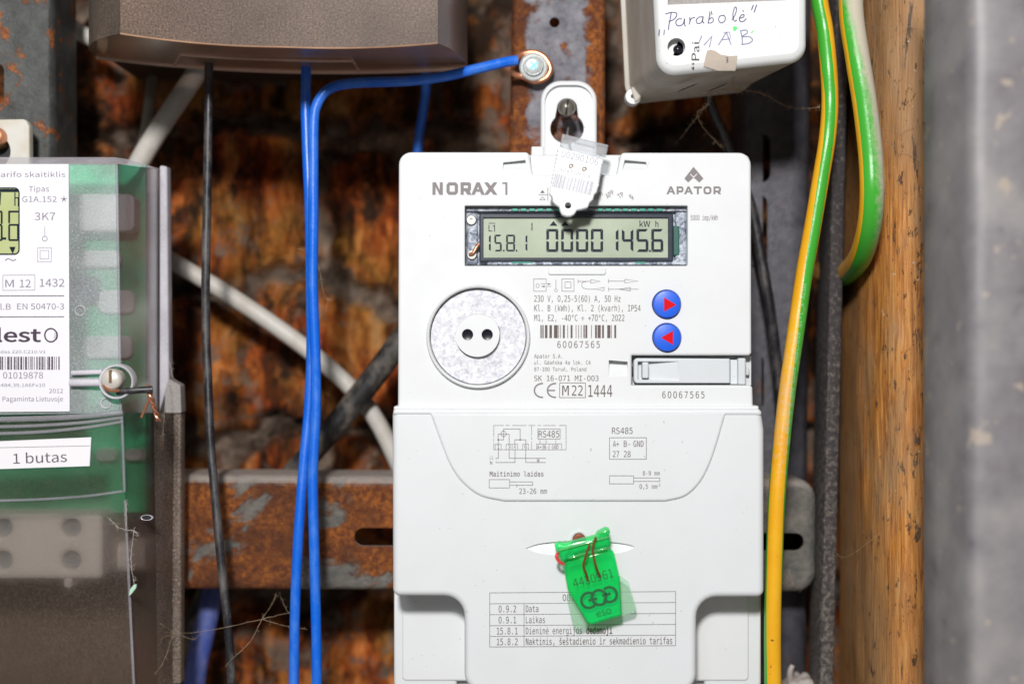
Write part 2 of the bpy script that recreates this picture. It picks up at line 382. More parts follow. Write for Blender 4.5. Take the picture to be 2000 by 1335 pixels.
def obj(name, bm, mat, parent=None, label=None, sharp=38, at=None, smooth=True, recalc=True):
    if recalc:
        bmesh.ops.recalc_face_normals(bm, faces=bm.faces[:])
    me = bpy.data.meshes.new(name)
    if at is None:
        xs = [v.co.copy() for v in bm.verts]
        at = Vector([(min(v[i] for v in xs) + max(v[i] for v in xs)) / 2 for i in range(3)])
    bmesh.ops.translate(bm, verts=bm.verts[:], vec=-Vector(at))
    fl = bm.faces.layers.int.get('flat')
    smooth_flags = [smooth and (fl is None or not f[fl]) for f in bm.faces]
    bm.to_mesh(me)
    bm.free()
    if smooth:
        me.shade_smooth()
        me.set_sharp_from_angle(angle=math.radians(sharp))
    me.polygons.foreach_set('use_smooth', smooth_flags)
    for m in (mat if isinstance(mat, (list, tuple)) else [mat]):
        me.materials.append(m)
    o = bpy.data.objects.new(name, me)
    if parent:
        o.parent = parent
        o.location = Vector(at) - wloc(parent)
    else:
        o.location = at
    if label:
        o["label"] = label
    COL.objects.link(o)
    return o

def tag(o, label, cat, group=None, kind=None):
    if label: o["label"] = label
    if cat: o["category"] = cat
    if group: o["group"] = group
    if kind: o["kind"] = kind
    return o

# ---- 2D outlines in photo pixels
def rpoly(pts, n=6):
    """pts: (x, y[, r]); rounds each corner by radius r"""
    out = []
    N = len(pts)
    for i, p in enumerate(pts):
        r = p[2] if len(p) > 2 else 0
        P = Vector(p[:2])
        if r <= 0:
            out.append(P)
            continue
        A = Vector(pts[i - 1][:2]); B = Vector(pts[(i + 1) % N][:2])
        a = (A - P).normalized(); b = (B - P).normalized()
        ang = a.angle(b)
        if ang > PI - 0.02:
            out.append(P)
            continue
        t = min(r / math.tan(ang / 2), (A - P).length * 0.49, (B - P).length * 0.49)
        rr = t * math.tan(ang / 2)
        c = P + (a + b).normalized() * (rr / math.sin(ang / 2))
        s = P + a * t - c
        e = P + b * t - c
        a0 = math.atan2(s.y, s.x); a1 = math.atan2(e.y, e.x)
        d = a1 - a0
        while d > PI: d -= 2 * PI
        while d < -PI: d += 2 * PI
        for k in range(n + 1):
            q = a0 + d * k / n
            out.append(c + Vector((math.cos(q), math.sin(q))) * rr)
    return out

def rrect(x0, y0, x1, y1, r=0):
    return rpoly([(x0, y0, r), (x1, y0, r), (x1, y1, r), (x0, y1, r)])

def circ(cx, cy, r, n=48, ry=None):
    ry = ry or r
    return [Vector((cx + r * math.cos(2 * PI * k / n), cy + ry * math.sin(2 * PI * k / n))) for k in range(n)]

def poly(pts):
    return [Vector(p) for p in pts]

def area(p):
    return 0.5 * sum(p[i - 1].x * p[i].y - p[i].x * p[i - 1].y for i in range(len(p)))

def clean(p, eps=1e-7):
    out = []
    for q in p:
        if not out or (q - out[-1]).length > eps:
            out.append(q)
    if len(out) > 1 and (out[0] - out[-1]).length < eps:
        out.pop()
    return out

def inset(p, d):
    """move a closed loop inward by d (metres); loop is any orientation"""
    s = 1 if area(p) > 0 else -1
    out = []
    N = len(p)
    for i in range(N):
        e0 = (p[i] - p[i - 1]).normalized(); e1 = (p[(i + 1) % N] - p[i]).normalized()
        n0 = Vector((-e0.y, e0.x)) * s; n1 = Vector((-e1.y, e1.x)) * s
        m = n0 + n1
        if m.length < 1e-6:
            m = n0
        m.normalize()
        out.append(p[i] + m * (d / max(0.35, m.dot(n0))))
    return out

def to_w(p, y):
    """pixel loop -> world (x, z) loop at depth y"""
    return clean([Vector((W(q[0], q[1], y).x, W(q[0], q[1], y).z)) for q in p], 2e-6)

def ring_verts(bm, loop, yf):
    return [bm.verts.new((q.x, yf(q) if callable(yf) else yf, q.y)) for q in loop]

def bridge(bm, a, b, mi=0):
    n = len(a)
    for i in range(n):
        f = bm.faces.new((a[i - 1], a[i], b[i], b[i - 1]))
        f.material_index = mi

def fill(bm, loops, mi=0):
    """triangulate the region between the first loop and the holes (lists of verts)"""
    vs_ = [v for lp in loops for v in lp]
    co_ = [Vector((v.co.x * 1000, v.co.z * 1000)) for v in vs_]
    ed = []
    k = 0
    for lp in loops:
        n = len(lp)
        ed += [(k + i, k + (i + 1) % n) for i in range(n)]
        k += n
    res = delaunay_2d_cdt(co_, ed, [], 1, 1e-6)
    fl = bm.faces.layers.int.get('flat')
    if fl is None:
        fl = bm.faces.layers.int.new('flat')
    src = [o[0] if o else None for o in res[3]]
    vs_ = list(vs_)
    ym = sum(v.co.y for v in vs_) / len(vs_)
    for i, o in enumerate(src):      # where a tight corner crosses itself, add the crossing point
        if o is None:
            src[i] = len(vs_)
            vs_.append(bm.verts.new((res[0][i].x / 1000, ym, res[0][i].y / 1000)))
    for t_ in res[2]:
        ids = [src[i] for i in t_]
        c = (res[0][t_[0]] + res[0][t_[1]] + res[0][t_[2]]) / 3
        ins = False
        for a, b in ed:      # even-odd test leaves the holes open
            p, q = co_[a], co_[b]
            if (p.y > c.y) != (q.y > c.y) and c.x < (q.x - p.x) * (c.y - p.y) / (q.y - p.y) + p.x:
                ins = not ins
        if not ins:
            continue
        try:
            f = bm.faces.new([vs_[i] for i in ids])
            f.material_index = mi
            f[fl] = 1
        except ValueError:
            pass

def plate(outer, y0, y1=None, bevel=0.0, holes=(), seg=4, bm=None, back=False, draft=0.0, mi=0):
    """front face at y0 with rounded edge, walls back to y1.
    holes: (pixel loop, depth or function(x, z)->depth or None, rim bevel, floor?, floor material)"""
    bm = bm or bmesh.new()
    o = to_w(outer, y0)
    if bevel > 0:
        rings = []
        for k in range(seg + 1):
            a = k / seg * PI / 2
            rings.append(ring_verts(bm, inset(o, bevel * (1 - math.cos(a))), y0 + bevel * (1 - math.sin(a))))
        for k in range(seg):
            bridge(bm, rings[k], rings[k + 1], mi)
        first, last = rings[0], rings[-1]
    else:
        first = last = ring_verts(bm, o, y0)
    if y1 is not None:
        bk = ring_verts(bm, inset(o, -draft) if draft else o, y1)
        bridge(bm, bk, first, mi)
        if back:
            fill(bm, [bk], mi)
    loops = [last]
    for h in holes:
        hp, dep = h[0], h[1]
        hb = h[2] if len(h) > 2 else 0.0
        flo = h[3] if len(h) > 3 else True
        fm = h[4] if len(h) > 4 else mi
        q = to_w(hp, y0)
        if hb > 0:
            rr = []
            for k in range(4):
                a = k / 3 * PI / 2
                rr.append(ring_verts(bm, inset(q, -hb * (1 - math.sin(a))), y0 + hb * (1 - math.cos(a))))
            for k in range(3):
                bridge(bm, rr[k], rr[k + 1], mi)
            rim, low, yb = rr[0], rr[-1], y0 + hb
        else:
            rim = low = ring_verts(bm, q, y0); yb = y0
        loops.append(rim)
        if dep is not None:
            fl = ring_verts(bm, q, (lambda v: yb + max(0.00003, dep(v.x, v.y))) if callable(dep) else y0 + dep)
            bridge(bm, low, fl, mi)
            if flo:
                fill(bm, [fl], fm)
    fill(bm, loops, mi)
    return bm

def flat(loop, y, bm=None, mi=0):
    bm = bm or bmesh.new()
    fill(bm, [ring_verts(bm, to_w(loop, y), y)], mi)
    return bm

def box(bm, lo, hi, mi=0):
    vs_ = [bm.verts.new((x, y, z)) for x in (lo[0], hi[0]) for y in (lo[1], hi[1]) for z in (lo[2], hi[2])]
    for f in ((0, 1, 3, 2), (4, 6, 7, 5), (0, 4, 5, 1), (2, 3, 7, 6), (0, 2, 6, 4), (1, 5, 7, 3)):
        bm.faces.new([vs_[i] for i in f]).material_index = mi

def spline(pts, n=10):
    """Catmull-Rom through 3D points"""
    P = [Vector(p) for p in pts]
    if len(P) < 3:
        return [P[0].lerp(P[-1], k / n) for k in range(n + 1)]
    P = [P[0] * 2 - P[1]] + P + [P[-1] * 2 - P[-2]]
    out = []
    for i in range(1, len(P) - 2):
        p0, p1, p2, p3 = P[i - 1:i + 3]
        for k in range(n):
            t_ = k / n
            out.append(0.5 * ((2 * p1) + (p2 - p0) * t_ + (2 * p0 - 5 * p1 + 4 * p2 - p3) * t_ ** 2 + (3 * p1 - p0 - 3 * p2 + p3) * t_ ** 3))
    out.append(P[-2])
    return out

def tube(bm, path, r, seg=16, rough=0.0, cap=True, attrs=None, mi=0):
    """round sweep; r number or function(t); attrs: dict name -> function(theta, t)"""
    n = len(path)
    T = [(path[min(i + 1, n - 1)] - path[max(i - 1, 0)]).normalized() for i in range(n)]
    ref = Vector((0, -1, 0))
    layers = {k: bm.verts.layers.float.new(k) for k in (attrs or {})}
    rings = []
    for i in range(n):
        a = (ref - T[i] * ref.dot(T[i])); 
        if a.length < 1e-4: a = Vector((1, 0, 0)) - T[i] * T[i].x
        a.normalize()
        ref = a if i else a
        b = T[i].cross(a)
        t_ = i / (n - 1)
        rad = r(t_) if callable(r) else r
        ring = []
        for k in range(seg):
            th = 2 * PI * k / seg
            rr = rad
            if rough:
                p_ = path[i] * 160 + Vector((math.cos(th), math.sin(th), 0)) * 0.6
                rr *= 1 + rough * noise.noise(p_)
            v_ = bm.verts.new(path[i] + (a * math.cos(th) + b * math.sin(th)) * rr)
            for nm, ly in layers.items():
                v_[ly] = attrs[nm](th, t_)
            ring.append(v_)
        rings.append(ring)
    for i in range(n - 1):
        bridge(bm, rings[i], rings[i + 1], mi)
    if cap:
        bm.faces.new(rings[0]).material_index = mi
        bm.faces.new(rings[-1]).material_index = mi
    return bm

def wire(pts, r, seg=16, n=10, rough=0.0):
    """pts: (px, py, y)"""
    return tube(bmesh.new(), spline([W(*p) for p in pts], n), r, seg, rough)

def lathe(bm, c, prof, n=40, mi=0, sx=1.0):
    """revolve (radius, y) profile about the Y axis through c"""
    rings = []
    for r, y in prof:
        if r < 1e-7:
            rings.append([bm.verts.new((c.x, c.y + y, c.z))])
        else:
            rings.append([bm.verts.new((c.x + r * math.cos(2 * PI * k / n), c.y + y, c.z + r * math.sin(2 * PI * k / n))) for k in range(n)])
    for a, b in zip(rings, rings[1:]):
        if len(a) == 1 and len(b) > 1:
            for k in range(n): bm.faces.new((a[0], b[k - 1], b[k])).material_index = mi
        elif len(b) == 1 and len(a) > 1:
            for k in range(n): bm.faces.new((a[k - 1], a[k], b[0])).material_index = mi
        elif len(a) > 1:
            bridge(bm, a, b, mi)
    return bm

# ---- writing
FONTS = {}
def font(kind):
    if kind not in FONTS:
        f = None
        fn = {'mono': 'DejaVuSansMono.woff2', 'sans': 'Noto Sans CJK Regular.woff2'}.get(kind)
        try:
            base = os.path.join(bpy.utils.resource_path('LOCAL'), 'datafiles', 'fonts', fn or '')
            if fn and os.path.exists(base):
                f = bpy.data.fonts.load(base)
        except Exception:
            f = None
        FONTS[kind] = f
    return FONTS[kind]

CACHE = {}
ISLE = {}
LIFT = [0]
def glyphs(s, kind='sans', bold=0.0, shear=0.0, space=1.0):
    if kind == 'mono':
        s = s.replace('0', 'O')
    key = (s, kind, bold, shear, space)
    if key in CACHE:
        return CACHE[key]
    c = bpy.data.curves.new('t', 'FONT')
    c.body = s
    f = font(kind)
    if f: c.font = f
    c.size = 1.0
    c.offset = bold
    c.shear = shear
    c.space_character = space
    c.resolution_u = 3
    o = bpy.data.objects.new('t', c)
    COL.objects.link(o)
    dg = bpy.context.evaluated_depsgraph_get()
    me = bpy.data.meshes.new_from_object(o.evaluated_get(dg))
    vs_ = [(v.co.x, v.co.y) for v in me.vertices]
    fs = [tuple(p.vertices) for p in me.polygons]
    bpy.data.objects.remove(o); bpy.data.curves.remove(c); bpy.data.meshes.remove(me)
    par = list(range(len(vs_)))
    def root(i):
        while par[i] != i:
            par[i] = par[par[i]]; i = par[i]
        return i
    for f in fs:
        for i in f[1:]:
            par[root(i)] = root(f[0])
    order = {}
    for i in range(len(vs_)):
        order.setdefault(root(i), len(order))
    ISLE[key] = [order[root(i)] % 3 for i in range(len(vs_))]
    CACHE[key] = (vs_, fs)
    return vs_, fs

CAP = {}
def capheight(kind):
    if kind not in CAP:
        CAP[kind] = max(v[1] for v in glyphs('H', kind)[0])
    return CAP[kind]

SLOPE = 0.0
def text(bm, s, x0, x1, yb, cap, y, kind='sans', bold=0.0, ang=0.0, shear=0.0, mi=0, space=1.0, vert=None):
    """write s from pixel x0 to x1 (width along its direction) on baseline yb, capital height cap, at depth y"""
    vs_, fs = glyphs(s, kind, bold, shear, space)
    if not vs_:
        return
    mn = min(v[0] for v in vs_); mxx = max(v[0] for v in vs_)
    sx = (x1 - x0) / (mxx - mn); sy = cap / capheight(kind)
    ca, sa = math.cos(math.radians(ang)), math.sin(math.radians(ang))
    nv = []
    isle = ISLE[(s.replace('0', 'O') if kind == 'mono' else s, kind, bold, shear, space)]
    for (u, v), il in zip(vs_, isle):
        a, b = (u - mn) * sx, v * sy
        px = x0 + a * ca - b * sa
        py = yb - (a * sa + b * ca)
        nv.append(bm.verts.new(W(px, py + SLOPE * (px - 1000), y - il * 0.000004)))
    for f in fs:
        try:
            bm.faces.new([nv[i] for i in f]).material_index = mi
        except ValueError:
            pass

def stroke(bm, pts, w, y, closed=False, mi=0):
    """flat ribbon of width w px along a pixel polyline"""
    p = [Vector(q[:2]) for q in pts]
    LIFT[0] = (LIFT[0] + 1) % 5
    y -= LIFT[0] * 0.000004
    n = len(p)
    L, R = [], []
    for i in range(n):
        if closed:
            a, b = p[i - 1], p[(i + 1) % n]
        else:
            a, b = p[max(i - 1, 0)], p[min(i + 1, n - 1)]
        e0 = (p[i] - a).normalized() if (p[i] - a).length > 1e-6 else (b - p[i]).normalized()
        e1 = (b - p[i]).normalized() if (b - p[i]).length > 1e-6 else e0
        n0 = Vector((-e0.y, e0.x)); n1 = Vector((-e1.y, e1.x))
        m = n0 + n1
        if m.length < 1e-4: m = n0
        m.normalize()
        m *= (w / 2) / max(0.4, m.dot(n0))
        ext = Vector((0, 0))
        if not closed and i == 0: ext = -e1 * w * 0.4
        if not closed and i == n - 1: ext = e0 * w * 0.4
        for S, sg in ((L, 1), (R, -1)):
            q = p[i] + m * sg + ext
            S.append(bm.verts.new(W(q.x, q.y + SLOPE * (q.x - 1000), y)))
    for i in range(n if closed else n - 1):
        j = (i + 1) % n
        bm.faces.new((L[i], L[j], R[j], R[i])).material_index = mi

def curve2(pts, n=6):
    return [(v.x, v.y) for v in spline([Vector((p[0], p[1], 0)) for p in pts], n)]

def quad(bm, x0, y0, x1, y1, y, mi=0):
    bm.faces.new([bm.verts.new(W(a, b + SLOPE * (a - 1000), y)) for a, b in ((x0, y0), (x1, y0), (x1, y1), (x0, y1))]).material_index = mi

def shape(bm, pts, y, mi=0):
    fill(bm, [[bm.verts.new(W(a, b + SLOPE * (a - 1000), y)) for a, b in pts]], mi)

def bars(bm, x0, x1, y0, y1, y, seed, fill_=0.5, n=60, sk=0.0, mi=0, mods=None):
    r = random.Random(seed)
    mods = mods or [r.choice((1, 1, 2, 2, 3)) for _ in range(n)]
    tot = sum(mods)
    x = x0
    for i, m in enumerate(mods):
        w = (x1 - x0) * m / tot
        if i % 2 == 0:
            shape(bm, [(x, y0), (x + w, y0), (x + w + sk, y1), (x + sk, y1)], y, mi)
        x += w

Z1 = lambda ox, oy, k: (lambda pts: [(ox + a / k, oy + b / k) for a, b in pts])

# ------------------------------------------------------------------ the wall behind
def build_wall():
    bm = bmesh.new()
    Y = 0.128
    nx, nz = 300, 210
    x0, x1 = W(-350, 0, Y).x, W(2350, 0, Y).x
    z0, z1 = W(0, 1600, Y).z, W(0, -260, Y).z
    pitch, lay = 0.065, 0.0115
    ml = bm.verts.layers.float.new('mortar')
    g = []
    for j in range(nz + 1):
        row = []
        z = z0 + (z1 - z0) * j / nz
        for i in range(nx + 1):
            x = x0 + (x1 - x0) * i / nx
            wz = noise.noise(Vector((x * 28, 3.1, z * 28))) * 0.015 + noise.noise(Vector((x * 90, 7.7, z * 90))) * 0.005
            q = (z + wz - 0.0235) / pitch
            r = math.floor(q + 0.5)
            dv = abs(q - r) * pitch
            course = math.floor(q)
            off = 0.085 + (0.125 if course % 2 else 0.0)
            wx = noise.noise(Vector((x * 40, 1.3, z * 40))) * 0.004
            u = (x + wx + off) / 0.255
            du = abs(u - math.floor(u + 0.5)) * 0.255
            dm = min(dv - lay * 0.5, du - 0.0055)
            dm += 0.006 * noise.noise(Vector((x * 75, 4.4, z * 75))) + 0.004 * noise.noise(Vector((x * 190, 6.4, z * 190)))
            m = min(1, max(0, 0.5 - dm / 0.005))
            brick_id = course * 17.3 + math.floor(u + 0.5 if u % 1 > 0.5 else u) * 5.7
            groove = noise.noise(Vector((x * 210 + brick_id, 2.0, z * 26))) * 0.0034 + noise.noise(Vector((x * 62, brick_id, z * 22))) * 0.0085
            grit = noise.noise(Vector((x * 260, 9, z * 260))) * 0.0016 + abs(noise.noise(Vector((x * 95, 12, z * 70)))) * 0.006
            y = Y + m * (0.010 + 0.004 * noise.noise(Vector((x * 60, 5, z * 60)))) - (1 - m) * groove + grit
            v = bm.verts.new((x, y, z))
            v[ml] = m
            row.append(v)
        g.append(row)
    for j in range(nz):
        for i in range(nx):
            bm.faces.new((g[j][i], g[j][i + 1], g[j + 1][i + 1], g[j + 1][i]))
    o = obj('brick_wall', bm, M['brick'], sharp=180, recalc=False)
    tag(o, 'old orange and ochre brick wall with rough grooves and dark mortar behind everything', 'wall')
build_wall()

# ------------------------------------------------------------------ rails, post, sheet
def rail(name, label, outline, y0, y1, bev, mat, holes=(), seg=6):
    bm = plate(outline, y0, y1, bev, [(h, None) for h in holes], seg)
    # returns of the hole edges: 2 mm of sheet thickness
    for h in holes:
        lp = to_w(h, y0)
        bridge(bm, ring_verts(bm, lp, y0), ring_verts(bm, lp, y0 + 0.002))
    bmesh.ops.remove_doubles(bm, verts=bm.verts[:], dist=1e-6)
    o = obj(name, bm, mat, sharp=50)
    tag(o, label, 'rail', 'slotted steel rails behind the meters')
    return o

def slot(cx, cy, w, h, r):
    return rrect(cx - w / 2, cy - h / 2, cx + w / 2, cy + h / 2, r)

rail('steel_rail', 'grey zinc upright rail with rust specks above the transparent meter',
     rpoly([(-75, -120), (101, -120), (107, 760), (-75, 760)]), 0.045, 0.075, 0.0055, M['left_rail'],
     [rrect(-30, 124, 8, 204, 14)], 8)
rail('steel_rail', 'rusty grey upright rail with a round hole behind the white electricity meter top',
     rpoly([(1003, -120), (1184, -120), (1182, 760), (985, 760)]), 0.057, 0.090, 0.0045, M['centre_rail'],
     [circ(1083, 44, 10, 24)], 8)
rail('steel_rail', 'heavily rusted orange crossbar rail with slots running behind both large meters',
     rpoly([(-120, 924), (1597, 936, 40), (1597, 1158, 40), (-120, 1150)]), 0.060, 0.088, 0.0050, M['rust_rail'],
     [rrect(692, 1030, 900, 1066, 17), rrect(1440, 1040, 1570, 1075, 16)], 7)
rail('steel_rail', 'dark blue grey upright rail with black slots right of the electricity meter',
     rpoly([(1450, -120), (1592, -120), (1580, 1500), (1440, 1500)]), 0.086, 0.112, 0.009, M['dark_rail'],
     [rrect(1466, 262, 1505, 356, 17), rrect(1458, 380, 1499, 520, 17), rrect(1452, 690, 1492, 800, 17)], 7)

def build_bar():
    # dusty angle bar: two leaves meeting at a worn front edge
    bm = bmesh.new()
    top, bot = -100, 1440
    n = 90
    rows = []
    for i in range(n + 1):
        t_ = i / n
        py = top + (bot - top) * t_
        lean = 6 - 36 * t_
        row = []
        for dx, y in ((1606, 0.088), (1610, 0.070), (1624, 0.0525), (1630, 0.0500), (1652, 0.0500), (1655, 0.0515), (1655, 0.090)):
            j = noise.noise(Vector((dx * 0.05, y * 30, py * 0.06))) * 1.2
            row.append(bm.verts.new(W(dx + lean + 14 * (t_ < 0.0) + j, py, y)))
        rows.append(row)
    for a, b in zip(rows, rows[1:]):
        for k in range(6):
            bm.faces.new((a[k], a[k + 1], b[k + 1], b[k]))
    o = obj('angle_bar', bm, M['dusty_bar'], sharp=60)
    tag(o, 'dust covered black steel angle bar between the striped cables and the wooden post', 'steel bar')
build_bar()

def build_post():
    # batten standing on edge: seen on its left side and front
    Yf, Yb = 0.018, 0.085
    xf = W(1796, 0, Yf).x; xr = W(1900, 0, Yf).x
    xb = W(1674, 0, 0.052).x
    prof = [(xb + 0.001, Yb)]
    for k in range(25):
        a = k / 24 * PI / 2
        prof.append((xf - (xf - xb) * math.cos(a) ** 0.9, 0.054 - (0.054 - Yf) * math.sin(a) ** 0.9))
    prof += [(xr, Yf), (xr, Yb)]
    bm = bmesh.new()
    n = 120
    rings = []
    for i in range(n + 1):
        z = W(0, -140 + 1640 * i / n, 0.03).z
        ring = []
        for x, y in prof:
            j = noise.noise(Vector((x * 140, y * 140, z * 30))) * 0.0007 + noise.noise(Vector((x * 400, y * 400, z * 120))) * 0.0002
            ring.append(bm.verts.new((x + j, y + j, z)))
        rings.append(ring)
    for a, b in zip(rings, rings[1:]):
        bridge(bm, a, b)
    bm.faces.new(rings[0]); bm.faces.new(rings[-1])
    o = obj('wooden_post', bm, M['pine'], sharp=55)
    tag(o, 'weathered orange brown wooden post with dark cracks beside the grey metal sheet', 'post')
build_post()

def build_sheet():
    # folded sheet of the door frame, nearer than the post
    prof = [(1806, -0.046), (1805, -0.049), (1830, -0.060), (1862, -0.072), (1884, -0.0795), (1896, -0.0825), (1910, -0.0838), (1930, -0.084), (2130, -0.084)]
    bm = bmesh.new()
    rows = []
    for i in range(61):
        py = -160 + 1660 * i / 60
        row = []
        for px, y in prof:
            p = W(px, py, y)
            p.y += noise.noise(Vector((px * 0.02, 0, py * 0.008))) * 0.0006
            row.append(bm.verts.new(p))
        for px, y in prof[::-1]:
            p = W(px + 6, py, y + 0.002)
            row.append(bm.verts.new(p))
        rows.append(row)
    for a, b in zip(rows, rows[1:]):
        bridge(bm, a, b)
    o = obj('metal_sheet', bm, M['grey_sheet'], sharp=180)
    tag(o, 'folded grey galvanised metal sheet at the right edge, spotted with paint and dirt', 'metal sheet')
build_sheet()

# ------------------------------------------------------------------ the white electricity meter
meter = thing('electricity_meter', 'white electricity meter with grey display, two blue buttons and printed data, centre of photo', 'meter', W(1125, 1340, 0.05))
YF = 0.0

def scoop(x0, y0, x1, y1, deep, side='top', y=0.0):
    """depth function: deepest at one side of the pixel box, running out at the other"""
    a, b = W(x0, y0, y), W(x1, y1, y)
    def f(X, Z):
        u = (X - a.x) / (b.x - a.x); v = (Z - a.z) / (b.z - a.z)
        q = {'top': 1 - v, 'bottom': v, 'left': 1 - u, 'right': u}[side]
        return deep * max(0, min(1, q))
    return f

def build_meter():
    outer = rpoly([(779, 297, 24), (1033, 297, 9), (1041, 341, 5), (1204, 341, 5), (1213, 298, 9), (1467, 298, 24),
                   (1468, 694, 7), (1234, 694, 2), (1234, 752, 2), (1470, 752, 7), (1472, 840), (777, 840)])
    win = rrect(908, 402, 1343, 519, 2)
    port = circ(934, 656, 96, 72)
    holes = [
        (win, 0.0062, 0.0004, True, 1),
        (port, 0.0030, 0.0006, True),
        (circ(1302, 594, 28.5, 40), 0.003, 0.0002, True, 1),
        (circ(1302.5, 659, 28.5, 40), 0.003, 0.0002, True, 1),
        (poly([(983, 317), (1026, 312), (1029, 326), (1031, 332), (982, 331)]), scoop(983, 312, 1036, 332, 0.0032), 0.0),
        (poly([(1220, 312), (1262, 316), (1266, 331), (1215, 332), (1217, 326)]), scoop(1209, 312, 1266, 332, 0.0032), 0.0),
        (poly([(1189, 703), (1226, 706), (1226, 734), (1189, 737)]), scoop(1189, 703, 1232, 737, 0.0042), 0.0),
    ]
    bm = plate(outer, YF, 0.050, 0.0009, holes, 5)
    # floor of the top notch
    fl = rpoly([(1036, 303), (1209, 303), (1208, 344), (1038, 344)])
    plate(fl, 0.0045, 0.03, 0.0005, (), 3, bm)
    # thin ridge under the window and a raised cushion line
    plate(rpoly([(1070, 524), (1184, 524), (1184, 537, 5), (1070, 537, 5)]), -0.0006, 0.0008, 0.0005, (), 3, bm)
    case = obj('meter_case', bm, [M['case'], M['navy']], meter)
    # rear housing, a little wider, mostly hidden
    bm = plate(rrect(784, 302, 1464, 1330, 10), 0.018, 0.055, 0.001)
    obj('rear_housing', bm, M['case'], meter)
    # raised ring round the optical port
    c = W(934, 657, YF); k = PX
    bm = lathe(bmesh.new(), c, [(101 * k, 0.0008), (101.5 * k, -0.0010), (100.5 * k, -0.0017), (98.5 * k, -0.0020), (96 * k, -0.0018), (94.6 * k, -0.0012), (94.2 * k, 0.0026)], 96)
    ring = obj('port_ring', bm, M['case'], meter)
    bm = lathe(bmesh.new(), W(934, 657, 0.0), [(93.2 * k, 0.0030), (93.2 * k, 0.0011), (92.4 * k, 0.0007), (44.4 * k, 0.0007), (44.0 * k, 0.0012), (44.0 * k, 0.0026)], 96)
    disc = obj('port_plate', bm, M['zinc'], meter, 'round spangled zinc plate with a plain centre')
    bm = lathe(bmesh.new(), W(932, 653, 0.0), [(43.6 * k, 0.0026), (43.8 * k, 0.00098), (43.4 * k, 0.00088), (0, 0.00088)], 64)
    plug = obj('port_centre', bm, M['case'], meter)
    for px in (913, 951.5):
        bm = lathe(bmesh.new(), W(px, 653, 0.0), [(11.0 * k, 0.00080), (10.4 * k, 0.00080), (9.6 * k, 0.00084), (0, 0.00084)], 32)
        obj('port_lens', bm, M['lens'], plug)

    # ---- display
    bm = bmesh.new()
    flat(rrect(909, 403, 1342, 518), 0.0058, bm)
    bm2 = bmesh.new(); plate(rrect(910, 404, 1341, 517), 0.0056, 0.0059, 0, (), 2, bm2)
    well = obj('display_backing', bm2, M['foil'], meter)
    bm.free()
    # module frame
    bm = plate(rrect(936, 416, 1315, 511, 4), 0.0026, 0.0056, 0.0005, [(rrect(944, 425, 1305, 503, 1), 0.0010, 0.0002, True, 1)], 3)
    lcd = obj('display_panel', bm, [M['navy'], M['lcd']], meter, 'greenish grey liquid crystal display in a dark frame')
    # foil collar, board strips, screws visible round the module
    bm = bmesh.new()
    plate(rrect(911, 405, 1341, 413, 2), 0.0030, 0.0056, 0.0004, (), 3, bm)
    plate(rrect(952, 506.5, 1341, 517, 2), 0.0034, 0.0056, 0.0004, (), 3, bm)
    plate(rrect(1319, 412, 1341, 517, 6), 0.0038, 0.0056, 0.0008, (), 3, bm)
    plate(rrect(911, 414, 933, 516, 5), 0.0042, 0.0056, 0.0006, (), 3, bm)
    obj('foil_collar', bm, M['foil'], well)
    bm = bmesh.new()
    for x in range(18):
        if 5 < x < 10: continue
        x0 = 1000 + x * 16.6
        plate(rrect(x0, 405.5, x0 + 12, 412.5, 2), 0.0024, 0.0040, 0.0003, (), 2, bm)
    obj('mint_contact_strip', bm, M['mint'], well, None)
    bm = bmesh.new()
    plate(rrect(1314.5, 440, 1328, 500, 5), 0.0036, 0.0056, 0.0006, (), 3, bm)
    obj('green_circuit_piece', bm, M['teal'], well)
    for x0, x1 in ((1000, 1040), (1241, 1262)):
        obj('green_circuit_piece', plate(rrect(x0, 507, x1, 514, 2), 0.0031, 0.005, 0.0003, (), 2), M['mint'], well)
    for px, py in ((920, 428), (921, 496)):
        bm = lathe(bmesh.new(), W(px, py, 0.0), [(10 * k, 0.0050), (10 * k, 0.0034), (8.6 * k, 0.0029), (3, 0.0029) if False else (3.4 * k, 0.0029), (2.8 * k, 0.0036), (0, 0.0036)], 28)
        obj('board_screw', bm, M['dull_steel'], well)
    bm = tube(bmesh.new(), spline([W(916, 497, 0.0026), W(924, 494, 0.0022), W(930, 484, 0.0024), (W(936, 476, 0.0028))], 8), 0.0006, 10)
    obj('display_lead', bm, M['earth_lead'] if 'earth_lead' in M else M['copper'], well)
    # segments
    ys = 0.00355
    bm = bmesh.new()
    SEG = {'0': 'abcdef', '1': 'bc', '4': 'fgbc', '5': 'afgcd', '6': 'afgedc', '8': 'abcdefg'}
    def digit(ch, x0, x1, y0, y1, w):
        ym = (y0 + y1) / 2; g = 0.9; h = w / 2
        S = SEG[ch]
        if ch == '1':
            x0 = x1 - w - 0.01
        if 'a' in S: shape(bm, [(x0 + g, y0), (x1 - g, y0), (x1 - g - w * 0.8, y0 + w), (x0 + g + w * 0.8, y0 + w)], ys)
        if 'd' in S: shape(bm, [(x0 + g + w * 0.8, y1 - w), (x1 - g - w * 0.8, y1 - w), (x1 - g, y1), (x0 + g, y1)], ys)
        if 'g' in S: shape(bm, [(x0 + g + h, ym - h), (x1 - g - h, ym - h), (x1 - g, ym), (x1 - g - h, ym + h), (x0 + g + h, ym + h), (x0 + g, ym)], ys)
